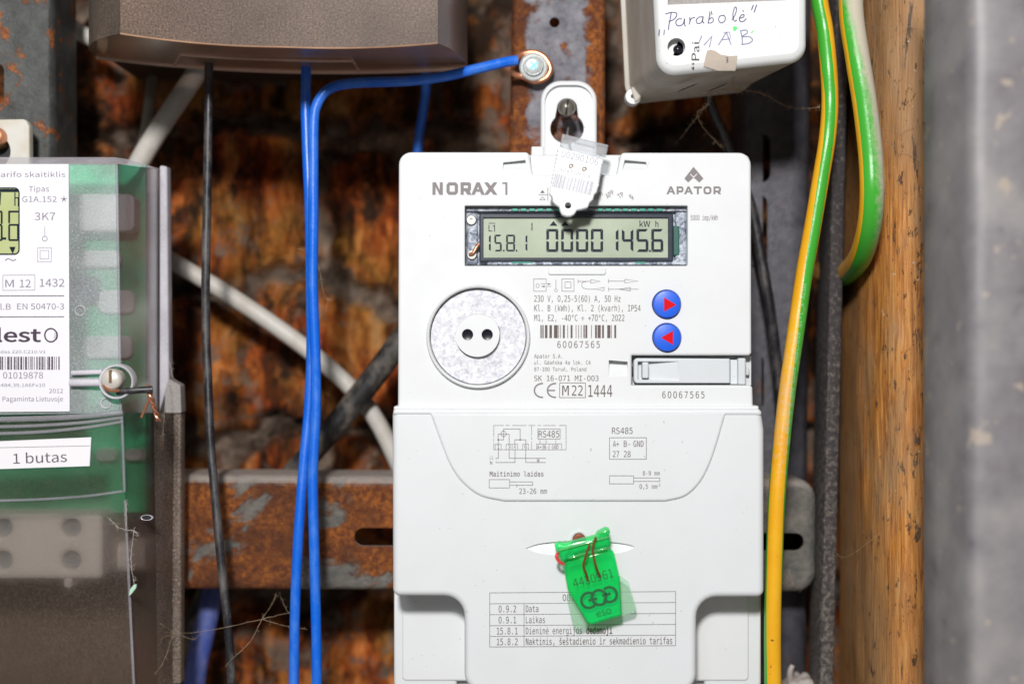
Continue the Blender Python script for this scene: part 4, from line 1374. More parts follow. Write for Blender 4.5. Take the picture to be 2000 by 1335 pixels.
def build_green():
    y = -0.0125
    t_ = thing('green_seal', 'translucent green sealing capsule with dark print hanging on the terminal cover', 'seal', W(1150, 1060, y))
    q = Z1(1040, 1010, 5.5625)
    flap = [Vector(p) for p in q([(388, 828), (374, 862), (442, 1168), (484, 1204), (760, 1140), (1108, 1032), (1130, 990), (1042, 702), (948, 632), (700, 660)])]
    bm = plate(flap, y + 0.0036, y + 0.0046, 0.0003, (), 2, back=True)
    obj('seal_flap', bm, M['green_pale'], t_, 'pale almost colourless green flap')
    def teeth(a, b, n, amp):
        A, B = Vector(a), Vector(b); d = B - A; nn = Vector((-d.y, d.x)).normalized()
        return [tuple(A + d * (i / n) + nn * amp * (i % 2)) for i in range(n + 1)]
    body = q([(345, 505), (350, 480), (830, 345), (880, 372), (893, 400), (945, 640)] + teeth((952, 650), (972, 1052), 22, 7) + [(962, 1068), (640, 1164), (590, 1140), (520, 1010), (440, 880), (386, 790), (350, 600)])
    bm = plate([Vector(p) for p in body], y, y + 0.0034, 0.0009, (), 4, back=True)
    bo = obj('seal_body', bm, M['green_seal'], t_)
    cap = q([(240, 298), (296, 278), (350, 290), (690, 208), (712, 166), (800, 122), (838, 130), (846, 168), (828, 200), (858, 290), (836, 318), (470, 400), (440, 440), (350, 482), (312, 470), (282, 372), (252, 350)])
    bm = plate([Vector(p) for p in cap], y - 0.0018, y + 0.0042, 0.0010, (), 4, back=True)
    co = obj('seal_cap', bm, M['green_seal'], t_)
    # ribs and inner rails of the cap
    bm = bmesh.new()
    plate([Vector(p) for p in q([(270, 352), (832, 202), (838, 222), (276, 374)])], y - 0.0028, y - 0.0016, 0.0004, (), 3, bm, back=True)
    plate([Vector(p) for p in q([(392, 430), (500, 404), (504, 428), (396, 454)])], y - 0.0022, y + 0.0002, 0.0004, (), 3, bm, back=True)
    plate([Vector(p) for p in q([(700, 350), (806, 322), (812, 350), (706, 378)])], y - 0.0022, y + 0.0002, 0.0004, (), 3, bm, back=True)
    plate([Vector(p) for p in q([(716, 168), (822, 128), (836, 150), (728, 190)])], y - 0.0026, y - 0.0016, 0.0004, (), 3, bm, back=True)
    obj('cap_rib', bm, M['green_rib'], co)
    # printing, on the back wall of the capsule's front face
    yp = y - 0.00006
    bm = bmesh.new()
    text(bm, '4430961', *[1040 + v / 5.5625 for v in (452, 902)], 1010 + 765 / 5.5625, 96 / 5.5625, yp, 'sans', 0.0, 15.5)
    text(bm, 'eso', 1040 + 702 / 5.5625, 1040 + 868 / 5.5625, 1010 + 1082 / 5.5625, 78 / 5.5625, yp, 'sans', 0.0, 15)
    obj('seal_number', bm, M['green_print'], bo, smooth=False)
    bm = bmesh.new()
    W_ = 30 / 5.5625
    def arc(cx, cy, r, a0, a1, n=22):
        return [(cx + r * math.cos(math.radians(a0 + (a1 - a0) * i / n)), cy + r * math.sin(math.radians(a0 + (a1 - a0) * i / n))) for i in range(n + 1)]
    # three linked rings: e, s, o
    stroke(bm, q(arc(612, 898, 82, -52, -318)), W_, yp)
    stroke(bm, q([(618, 898), (690, 880)]), W_, yp)
    stroke(bm, q(arc(722, 868, 80, -30, -158)), W_, yp); stroke(bm, q(arc(728, 872, 76, 20, 150)), W_, yp)
    stroke(bm, q([(652, 838), (640, 892), (690, 884)]), W_, yp)
    stroke(bm, q(arc(836, 836, 80, -130, 128)), W_, yp)
    stroke(bm, q([(770, 846), (838, 828)]), W_, yp); stroke(bm, q([(806, 836), (776, 930)]), W_, yp)
    obj('seal_emblem', bm, M['green_print'], bo, smooth=False)
    # copper sealing wires
    for pts in ([(620, 282, -0.0045), (585, 400, -0.0042), (553, 520, -0.003), (582, 610, -0.0012), (603, 690, 0.0004)],
                [(690, 208, -0.0045), (655, 320, -0.0042), (664, 420, -0.0038), (692, 535, -0.003), (735, 650, 0.0004)]):
        P = [W(*q([(a, b)])[0], y + d) for a, b, d in pts]
        obj('seal_wire', tube(bmesh.new(), spline(P, 8), 0.00042, 10), M['copper_dark'], t_)
    for dx in (0, 14):
        P = [W(*q([(a + dx, b)])[0], y + d) for a, b, d in ((272, 380, 0.001), (254, 425, 0.0005), (288, 482, 0.0008), (352, 512, 0.001))]
        obj('seal_wire', tube(bmesh.new(), spline(P, 8), 0.00036, 8), M['red_wire'], t_, 'red wire loop')
    P = [W(*q([(a, b)])[0], d) for a, b, d in ((350, 470, -0.010), (400, 350, -0.006), (460, 260, -0.003))]
    obj('seal_wire', tube(bmesh.new(), spline(P, 8), 0.0004, 8), M['copper_dark'], t_)
M['green_rib'] = clear_sheet('green_rib_plastic', (0.35, 0.96, 0.50), 0.06, 0.40, (0.25, 0.82, 0.38), 0.1)
M['green_print'] = plain('dark_green_print', (0.004, 0.10, 0.025), 0.5)
build_green()
# ------------------------------------------------------------------ cables
def cable(name, label, pts, r, mat, group=None, cat='cable', rough=0.0, seg=16, n=12):
    o = obj(name, wire(pts, r, seg, n, rough), mat, sharp=70)
    return tag(o, label, cat, group)

BG = 'blue wires between the two large meters'
# front blue wire: up from below, bends right to the earth screw, bare copper eye
bw = thing('blue_wire', 'blue wire bending right at the top to the earth screw', 'wire', W(620, 1340, 0.036), BG)
pts = [(619, 1400, .034), (618, 1250, .034), (614, 1080, .034), (611, 930, .035), (617, 800, .036), (616, 690, .036), (611, 560, .036), (612, 430, .036), (612, 330, .036), (613, 235, .036), (619, 205, .036), (634, 181, .036), (658, 168, .037), (700, 162, .038), (800, 158, .040), (870, 149, .043), (930, 135, .046), (985, 122, .048), (1010, 118, .049)]
obj('insulation', wire(pts, 0.00195, 20, 10, 0.02), M['blue_wire'], bw)
eye = [(1006, 117, .0505), (1020, 106, .0518), (1044, 103, .0520), (1064, 113, .0518), (1075, 134, .0515), (1067, 152, .0515), (1046, 159, .0515), (1022, 150, .0515), (1006, 146, .051), (999, 142, .050)]
obj('copper_eye', wire(eye, 0.00125, 12, 8), M['copper'], bw)
cable('blue_wire', 'blue wire hanging straight down from the brown box, left of the bent one',
      [(597, -60, .046), (598, 100, .046), (597, 200, .046), (600, 300, .045), (605, 420, .043), (607, 560, .042), (608, 690, .041), (603, 800, .040), (592, 920, .038), (582, 1060, .036), (576, 1200, .036), (573, 1400, .036)], 0.00195, M['blue_wire'], BG, 'wire', 0.02, 20)
cable('blue_wire', 'short blue wire running down behind the left top corner of the white meter',
      [(752, -80, .075), (790, 10, .078), (828, 120, .080), (832, 170, .082), (826, 220, .084), (816, 290, .086), (812, 420, .088)], 0.00195, M['blue_wire'], BG, 'wire', 0.02, 20)
cable('black_cable', 'thin black cable hanging in front of the rusty crossbar, left of the blue wires',
      [(406, 60, .044), (408, 160, .044), (406, 300, .044), (404, 420, .044), (402, 520, .043), (402, 640, .043), (406, 740, .042), (411, 860, .040), (421, 980, .038), (434, 1120, .036), (446, 1230, .036), (456, 1400, .036)], 0.00165, M['black_cable'], None, 'cable', 0.05, 18)
cable('black_cable', 'thick dusty black cable slanting from the white meter down to the crossbar',
      [(860, 560, .085), (790, 655, .086), (700, 775, .088), (620, 870, .090), (560, 940, .092), (500, 1030, .094)], 0.0049, M['dusty_cable'], None, 'cable', 0.02, 24)
cable('black_cable', 'black cable running down between the white meter and the dark slotted rail',
      [(1440, 330, .070), (1468, 410, .070), (1482, 480, .070), (1496, 560, .070), (1508, 640, .071), (1520, 740, .073), (1530, 850, .075)], 0.0023, M['black_cable'], None, 'cable', 0.03, 18)
cable('black_cable', 'thin black cable dropping from the cobwebbed white box behind the white meter',
      [(1376, 150, .062), (1392, 215, .064), (1412, 260, .066), (1428, 310, .068), (1440, 380, .069)], 0.0020, M['black_cable'], None, 'cable', 0.03, 14)
cable('white_cable', 'off white cable crossing diagonally behind the blue wires to the meter side',
      [(230, 440, .100), (330, 506, .098), (430, 565, .097), (520, 624, .097), (610, 690, .097), (690, 762, .098), (735, 820, .099), (770, 890, .100), (800, 960, .102)], 0.0036, M['white_cable'], None, 'cable', 0.02, 20)
cable('white_cable', 'off white cable slanting from under the brown box to the transparent meter',
      [(430, 60, .080), (380, 148, .082), (320, 238, .084), (276, 310, .086), (240, 380, .088)], 0.0042, M['white_cable'], None, 'cable', 0.02, 20)
cable('white_cable', 'white cable stub left of the brown box against the dark wall',
      [(130, 46, .100), (160, 66, .098), (196, 84, .096), (214, 94, .096)], 0.0034, M['white_cable'], None, 'cable', 0.02, 20)
cable('grey_cable', 'dim grey cable hanging behind the slanting white cable in shadow',
      [(300, 60, .104), (298, 140, .104), (288, 230, .104), (270, 330, .104)], 0.0023, M['grey_cable'], None, 'cable', 0.02, 14)
cable('slate_cable', 'dusty slate blue cable bottom left below the crossbar',
      [(428, 1090, .098), (410, 1180, .096), (397, 1240, .094), (384, 1300, .090), (370, 1400, .088)], 0.0046, M['slate_cable'], None, 'cable', 0.02, 20)
cable('black_cable', 'thick black cable in the bottom left corner behind the dusty slate blue one',
      [(440, 1090, .108), (392, 1180, .106), (362, 1260, .104), (348, 1330, .104), (342, 1420, .104)], 0.0042, M['dusty_cable'], None, 'cable', 0.02, 20)

def striped(label, pts, r, lay, dust, n=14, second=-90):
    """green and yellow insulation; lay(t) = angle of the green stripe centre and its half width (degrees)"""
    def green(th, t_):
        c, hw = lay(t_)
        d = math.degrees(th) - c
        d = abs((d + 180) % 360 - 180)
        d2 = abs(((math.degrees(th) - c - 180) + 180) % 360 - 180)
        return max(0.5 + (hw - d) / 40, 0.5 + (second - d2) / 40)
    bm = tube(bmesh.new(), spline([W(*p) for p in pts], n), r, 56, 0.012, True, {'green': green, 'dust': dust})
    o = obj('earth_cable', bm, M['earth'], sharp=70)
    return tag(o, label, 'cable', 'green and yellow striped earth cables')

def lerp_table(tab):
    def f(t_):
        for (a, *va), (b, *vb) in zip(tab, tab[1:]):
            if t_ <= b:
                k = (t_ - a) / (b - a)
                return tuple(x + (y - x) * k for x, y in zip(va, vb))
        return tuple(tab[-1][1:])
    return f

# angle 0 faces the camera; positive turns towards picture right or left depending on the run (checked in render)
SG = -1
long_pts = [(1588, -80, .024), (1602, 10, .024), (1611, 60, .024), (1618, 130, .022), (1621, 200, .022), (1616, 270, .020), (1603, 350, .020), (1586, 450, .020), (1570, 540, .020), (1554, 650, .019), (1538, 760, .018), (1526, 870, .017), (1517, 980, .016), (1512, 1100, .016), (1509, 1220, .016), (1510, 1420, .016)]
earth1 = striped('long green and yellow striped cable running top to bottom beside the white meter', long_pts, 0.0031,
        lerp_table([(0, -48 * SG, 55), (0.12, -40 * SG, 52), (0.25, -12 * SG, 38), (0.35, 2 * SG, 36), (0.5, 22 * SG, 38), (0.62, 52 * SG, 42), (0.75, 78 * SG, 40), (0.9, 95 * SG, 38), (1, -100 * SG, 30)][:8] + [(1.0, 110 * SG, 36)]),
        lambda th, t_: 0.16 + 0.26 * max(0, 1 - abs(t_ - 0.68) / 0.22) + 0.22 * max(0, 1 - t_ / 0.3) * max(0, -math.sin(th)), second=26)
loop_pts = [(1664, -90, .012), (1662, -20, .010), (1664, 40, .008), (1676, 120, .006), (1690, 210, .006), (1700, 300, .006), (1703, 380, .006), (1697, 445, .012), (1682, 497, .026), (1662, 526, .046), (1640, 538, .066), (1604, 530, .082)]
earth2 = striped('looped green and yellow striped cable with pinkish dust in front of the wooden post', loop_pts, 0.0043,
        lerp_table([(0, 0, 60), (0.3, 8 * SG, 66), (0.6, 8 * SG, 64), (1, 10 * SG, 62)]),
        lambda th, t_: max(0.0, min(1.0, (0.40 - 0.62 * math.sin(th)) * (1.0 - 0.45 * min(1, max(0, (t_ - 0.4) / 0.3))) + 0.75 * max(0, 1 - t_ / 0.36))))

# embossed print down the green stripe of the long cable
bm = bmesh.new()
for s, x0, y0, dx, wd in (('KPH-P', 0, 0, 0, 0),) if False else ():
    pass
txt = 'H07V-K 1x16 450/750V E123 FPP 1-K 0 05'
vs_, fs_ = glyphs(txt, 'mono')
mxw = max(v[0] for v in vs_)
path = spline([W(px, py, y_) for px, py, y_ in long_pts], 14)
sel = [p for p in path if W(0, 860).z < p.z < W(0, 545).z]
tot = len(sel) - 1
nv = []
for u, v in vs_:
    f_ = max(0.0, min(0.999, u / mxw)) * tot
    i = int(f_); p = sel[i].lerp(sel[i + 1], f_ - i)
    T_ = (sel[min(i + 1, tot)] - sel[i]).normalized()
    R_ = Vector((-T_.z, 0, T_.x)) * -1
    t01 = f_ / tot
    s_ = (v / 0.73 - 0.5) * 0.0019
    base_x = 0.0004 + 0.0009 * t01
    dx_ = base_x + s_
    nv.append(bm.verts.new(p + Vector((dx_, -math.sqrt(max(0, 0.00318 ** 2 - dx_ ** 2)), 0))))
for f in fs_:
    try: bm.faces.new([nv[i] for i in f])
    except ValueError: pass
o = obj('cable_print', bm, M['faint_print'], earth1, smooth=False)

# ------------------------------------------------------------------ the transparent meter on the left
def build_left_meter():
    t_ = thing('electricity_meter', 'transparent covered electricity meter with green board and white label at the left edge', 'meter', W(100, 1340, 0.05))
    k = PX
    # board and inner parts
    bm = plate(rrect(-160, 322, 284, 1000), 0.0310, 0.0330, 0, (), 2, back=True)
    pcb = obj('circuit_board', bm, M['pcb'], t_)
    for (x0, y0, x1, y1, d) in ((128, 378, 262, 452, .022), (128, 488, 236, 522, .028), (190, 566, 262, 612, .0285), (160, 655, 258, 700, .0285), (184, 876, 228, 900, .027), (242, 876, 276, 900, .027)):
        bm = plate(rrect(x0, y0, x1, y1, 14), d, 0.0310, 0.0010, (), 4)
        obj('board_component', bm, M['pale_part'], pcb)
    bm = plate(rrect(136, 540, 190, 590, 8), 0.026, 0.031, 0.001); obj('board_component', bm, M['navy'], pcb, 'dark component')
    # terminal block low down
    bm = plate(rrect(-160, 1003, 200, 1130, 10), 0.014, 0.05, 0.0016, [(circ(x, y, 18, 28), 0.004, 0.0015, True, 1) for x in (4, 138) for y in (1030, 1094)], 4)
    plate(rrect(124, 1124, 140, 1148, 6), 0.015, 0.03, 0.001, (), 3, bm)
    plate(rrect(200, 1060, 262, 1118, 8), 0.034, 0.05, 0.003, (), 3, bm)
    obj('terminal_block', bm, [M['terminal'], M['dull_block']], t_)
    bm = plate(rrect(-170, 330, 320, 1340), 0.056, 0.060, 0, (), 2, back=True)
    obj('back_plate', bm, M['smoke_back'], t_)

    # upper cover: front face, right side, top bevel
    Yb = 0.046
    def face(ptsy, mat, name, lab=None, bump=0):
        bm = bmesh.new()
        vs_ = [bm.verts.new(W(*p)) for p in ptsy]
        bm.faces.new(vs_)
        return obj(name, bm, mat, t_, lab, sharp=30)
    Fx, Sx = 228, 312
    up = face([(-160, 320, 0), (Fx, 320, 0), (236, 806, 0), (-160, 812, 0)], M['clear_cover'], 'upper_cover')
    face([(Fx + .5, 320, 0.0003), (Sx, 331, Yb), (Sx, 806, Yb), (236.5, 806, 0.0003)], M['clear_side'], 'cover_side')
    face([(-160, 307, 0.010), (224, 307, 0.010), (250, 311, 0.018), (Sx, 330, Yb), (Fx, 320.5, 0), (-160, 320, 0)], M['clear_edge'], 'cover_top')
    # rounded corner rib and side flange
    bm = tube(bmesh.new(), [W(228, 321, 0.0), W(232, 560, 0.0), W(236, 806, 0.0)], 0.0005, 10)
    obj('corner_rib', bm, M['clear_rib'], t_)
    bm = plate(rpoly([(311, 322, 4), (326, 325, 4), (330, 742), (311, 806)]), 0.044, 0.050, 0.0008, (), 3, back=True)
    obj('side_flange', bm, M['clear_edge'], t_)
    bm = plate(rpoly([(322, 738), (330, 740), (352, 752, 5), (354, 806, 2), (322, 806)]), 0.0445, 0.052, 0.0002, (), 3, back=True)
    obj('lower_flange', bm, M['grey_flange'], t_)
    # lower smoked cover
    face([(-160, 822, -0.002), (236, 806, -0.002), (262, 1360, -0.002), (-160, 1360, -0.002)], M['clear_lower'], 'lower_cover')
    face([(236.5, 806, -0.0017), (300, 806, 0.0265), (308, 1346, 0.0265), (262.5, 1360, -0.0017)], M['clear_side_low'], 'lower_side')
    face([(300.2, 806, 0.0266), (341, 806, Yb), (341, 1336, Yb), (308.2, 1346, 0.0266)], M['dusty_edge'], 'lower_side', 'rear half of the smoked side under thick speckled dust')
    bm = plate(rpoly([(338, 806), (354, 808), (353, 1336, 5), (334, 1336)]), 0.0440, 0.050, 0.001, (), 3, back=True)
    obj('lower_side_edge', bm, M['dusty_edge'], t_)
    bm = tube(bmesh.new(), [W(238, 812, -0.002), W(243, 960, -0.002)], 0.0005, 8); obj('corner_rib', bm, M['clear_rib'], t_)
    bm = tube(bmesh.new(), [W(244, 975, -0.002), W(262, 1350, -0.002)], 0.0005, 8); obj('corner_rib', bm, M['clear_rib'], t_)
    # moulded steps where the two covers meet
    for i, (a, b, r) in enumerate(((818, 808, .0010), (832, 818, .0006), (845, 826, .0006), (976, 962, .0005))):
        bm = tube(bmesh.new(), spline([W(-160, a + 3, -0.0025), W(40, a, -0.0025), W(160, (a + b) / 2, -0.0024), W(240, b - 3, -0.002)], 8), r, 10)
        obj('cover_ridge', bm, M['clear_rib'], t_)

    # sealing screw and its twisted copper wire
    c = W(217, 741, -0.006)
    bm = lathe(bmesh.new(), W(229, 745, -0.003), [(35 * k, 0.0030), (35 * k, -0.0010), (33 * k, -0.0016), (30 * k, -0.0016), (28.5 * k, -0.0008), (28 * k, 0.002)], 48)
    obj('screw_collar', bm, M['clear_edge'], t_)
    bm = lathe(bmesh.new(), c, [(21 * k, 0.005), (21 * k, 0.0006), (19.5 * k, -0.0003), (15 * k, -0.0009), (0, -0.0011)], 40)
    sc = obj('sealing_screw', bm, M['pale_screw'], t_)
    bm = bmesh.new(); box(bm, (c.x - 2.6 * k, c.y - 0.00125, c.z - 6 * k), (c.x + 3.0 * k, c.y - 0.0006, c.z + 19 * k)); obj('screw_slot', bm, M['slot_brown'], sc)
    for a, b, rr, m in (((137, 747, -.002), (203, 747, -.003), .0014, 'clear_edge'), ((140, 728, -.0016), (200, 726, -.002), .0009, 'clear_edge')):
        obj('screw_guide', tube(bmesh.new(), [W(*a), W(*b)], rr, 10), M[m], t_)
    obj('screw_guide', tube(bmesh.new(), spline([W(228, 765, -.004), W(262, 762, -.004), (W(298, 760, -.003))], 6), 0.0012, 12), M['black_cable'], t_, 'dark rubber stub')
    for ph in (0, PI):
        P = []
        for i in range(40):
            u = i / 39
            p = W(288 + 22 * u, 752 + 70 * u, -0.002)
            P.append(p + Vector((math.cos(u * 16 + ph), math.sin(u * 16 + ph), 0.3 * math.sin(u * 16 + ph))) * 0.00055)
        obj('seal_wire', tube(bmesh.new(), P, 0.00042, 8), M['copper'], t_)
    P = [W(290, 756, -.002), W(293, 775, -.002), W(284, 796, -.002), W(276, 815, -.002)]
    obj('seal_wire', tube(bmesh.new(), spline(P, 6), 0.0005, 8), M['copper'], t_)
    P = [W(200, 745, -.005), W(206, 757, -.007), W(218, 763, -.0072), W(233, 762, -.006)]
    obj('seal_wire', tube(bmesh.new(), spline(P, 6), 0.00055, 8), M['copper'], t_)
    for px, py, r in ((157, 607, 10), (207, 787, 10)):
        bm = lathe(bmesh.new(), W(px, py, 0.0), [(11 * k, 0.0004), (10.6 * k, -0.0004), (9.4 * k, -0.0005), (8.2 * k, -0.0002), (7.8 * k, 0.0012)], 28)
        obj('moulded_eye', bm, M['clear_edge'], t_)

    # label with writing
    yl = -0.0006
    bm = plate(poly([(-160, 321), (134, 320.5), (136, 803), (-160, 805)]), yl, yl + 0.0005, 0, (), 2)
    lab = obj('white_label', bm, M['label_white'], t_)
    yp = yl - 0.00008
    A = Z1(0, 200, 3.7075); B = Z1(0, 500, 3.7075)
    def tA(bm, s, a, b, base, cap, oy=200, bold=0.0, kind='sans'):
        text(bm, s, a / 3.7075, b / 3.7075, oy + base / 3.7075, cap / 3.7075, yp, kind, bold)
    bm = bmesh.new()
    tA(bm, 'Vieno tarifo skaitiklis', -235, 473, 540, 36)
    tA(bm, 'Tipas', 208, 355, 645, 38); tA(bm, 'G1A.152', 160, 410, 720, 40); tA(bm, '3K7', 250, 400, 852, 54)
    s = lambda pts, w=0.9, c=False, f=A: stroke(bm, f(pts), w, yp, c)
    s([(324, 898), (324, 968)]); s([(324 + 18 * math.cos(a * PI / 8), 986 + 18 * math.sin(a * PI / 8)) for a in range(16)], 1.2, True)
    s([(272, 1053), (372, 1053), (372, 1152), (272, 1152)], 0.8, True); s([(290, 1071), (353, 1071), (353, 1132), (290, 1132)], 0.8, True)
    s([(20, 138), (252, 136), (252, 246), (20, 248)], 0.8, True, B)
    tA(bm, 'M', 38, 100, 225, 54, 500); tA(bm, '12', 143, 222, 225, 54, 500); tA(bm, '1432', 287, 466, 221, 56, 500)
    tA(bm, 'Kl.B', -40, 78, 387, 42, 500); tA(bm, 'EN 50470-3', 124, 464, 385, 42, 500)
    tA(bm, 'Kodas 220.C210.V1', -50, 330, 703, 22, 500); tA(bm, '01019878', 22, 312, 885, 46, 500)
    tA(bm, '4484.39.1A6Fv10', -20, 326, 945, 24, 500); tA(bm, '2012', 356, 456, 990, 30, 500); tA(bm, 'Pagaminta Lietuvoje', 18, 456, 1050, 34, 500)
    obj('label_lettering', bm, M['label_print'], lab, smooth=False)
    bm = bmesh.new()
    s = lambda pts, w=0.9, c=False, f=A: stroke(bm, f(pts), w, yp, c)
    s(curve2([(38, 1143), (58, 1131), (78, 1138), (94, 1145), (114, 1136)]), 1.4)
    for a in range(5):
        an = -PI / 2 + a * 2 * PI / 5
        s([(463, 700), (463 + 20 * math.cos(an), 700 + 20 * math.sin(an))], 1.3)
    s([(-200, 288), (462, 287)], 1.5, False, B); s([(-200, 441), (462, 438)], 1.5, False, B)
    tA(bm, 'lest', -22, 298, 618, 92, 500, 0.008)
    s([(368 + 44 * math.cos(a * PI / 14), 572 + 48 * math.sin(a * PI / 14)) for a in range(0, 28)], 2.8, True, B)
    for d in (0, 10, 20): s([(368 + (30 + d) * math.cos(a), 572 + (34 + d) * math.sin(a)) for a in [-PI * 0.15 + 0.09 * i for i in range(14)]], 0.8, False, B)
    obj('label_bold_lettering', bm, M['label_dark'], lab, smooth=False)
    bm = bmesh.new()
    bars(bm, -8, 440 / 3.7075, 500 + 727 / 3.7075, 500 + 822 / 3.7075, yp, 21, n=64)
    obj('barcode', bm, M['label_dark'], lab, smooth=False)
    # display on the label
    bm = plate(rpoly([(-160, 366), (38, 366, 9), (38, 497, 9), (-160, 497)]), yl - 0.0002, yl + 0.0003, 0, (), 2)
    lcd = obj('display_panel', bm, [M['lcd_olive']], t_, 'small olive green display on the white label')
    yd = yl - 0.0003
    bm = bmesh.new()
    stroke(bm, rpoly([(-160, 367), (37, 367, 9), (37, 496, 9), (-160, 496)]), 2.4, yd)
    stroke(bm, [(-160, 372), (34, 372)], 6, yd)
    r6 = A([(62, 785), (135, 785), (135, 1002), (62, 1002)])
    for pts in ([(66, 790), (130, 790)], [(66, 798), (66, 868)], [(68, 886), (128, 886)], [(66, 896), (66, 990)], [(130, 896), (130, 990)], [(70, 996), (126, 996)]):
        stroke(bm, A(pts), 3.6, yd)
    for pts in ([(-50, 790), (10, 790)], [(12, 800), (12, 872)], [(12, 896), (12, 990)], [(-50, 996), (8, 996)], [(-50, 886), (8, 886)]):
        stroke(bm, A(pts), 3.6, yd)
    stroke(bm, A([(22, 985), (38, 985)]), 4.5, yd)
    stroke(bm, A([(108, 655), (108, 745)]), 2.2, yd); stroke(bm, A([(108, 690), (128, 690), (133, 700), (133, 750)]), 2.2, yd)
    stroke(bm, A([(4, 655), (-2, 740)]), 2.4, yd)
    shape(bm, A([(66, 1045), (112, 1045), (92, 1098)]), yd)
    obj('display_digits', bm, M['lcd_ink'], lcd, smooth=False)
    # apartment sticker
    ys = -0.0034
    bm = plate(poly([(-160, 868), (178, 853.5), (175, 910), (-160, 921)]), ys, ys + 0.0008, 0.0002, (), 2)
    st = obj('white_sticker', bm, M['paper'], t_)
    bm = bmesh.new()
    text(bm, '1 butas', 26, 131, 905, 19.5, ys - 0.00006, 'sans', 0.0, 2.0)
    stroke(bm, [(-160, 877), (175, 870)], 0.8, ys - 0.00006)
    obj('sticker_lettering', bm, M['label_print_dark'], st, smooth=False)
    # hanging tab with its coppery screw
    bm = plate(rpoly([(-160, 236), (50, 232, 12), (57, 246), (58, 330), (-160, 330)]), 0.030, 0.034, 0.0008, [(circ(-14, 296, 34, 36), 0.004, 0.0003, True, 1)], 3)
    tab = obj('mounting_tab', bm, [M['cream_tab'], M['black']], t_)
    bm = lathe(bmesh.new(), W(-10, 268, 0.028), [(22 * k, 0.006), (22 * k, 0), (19 * k, -0.0015), (12 * k, -0.0022), (0, -0.0024)], 32)
    obj('tab_screw', bm, M['copper'], tab)
    # small vent eye in the lower side
    bm = lathe(bmesh.new(), W(287, 1010, 0.014), [(12 * k, 0.0), (11 * k, -0.0006), (9 * k, -0.0005)], 24)
    bmesh.ops.scale(bm, verts=bm.verts[:], vec=(1.1, 1, 0.5), space=Matrix.Translation(-W(287, 1010, 0.014)))
    obj('vent_eye', bm, M['clear_edge'], t_)
    bm = lathe(bmesh.new(), W(287, 1010, 0.0138), [(9.5 * k, 0), (0, 0)], 24)
    bmesh.ops.scale(bm, verts=bm.verts[:], vec=(1.1, 1, 0.45), space=Matrix.Translation(-W(287, 1010, 0.0138)))
    obj('vent_hole_dark', bm, M['black'], t_)  # flat black disc painting the dark inside the eye
M['dull_block'] = plain('dull_screw_pit', (0.30, 0.33, 0.36), 0.5)
M['smoke_back'] = plain('dark_backplate', (0.15, 0.11, 0.082), 0.7)
M['clear_side_low'] = clear_sheet('smoked_cover_side', (0.70, 0.63, 0.59), 0.012, 0.16, (0.30, 0.25, 0.22), 0.25, 0.3, 1300, scatter=0.5, grain=0.5)
M['pale_screw'] = plain('pale_screw_head', (0.62, 0.58, 0.52), 0.4, 0.2)
M['slot_brown'] = plain('rusty_slot', (0.16, 0.09, 0.04), 0.6)
M['label_print_dark'] = plain('grey_black_print', (0.07, 0.06, 0.08), 0.6)
build_left_meter()

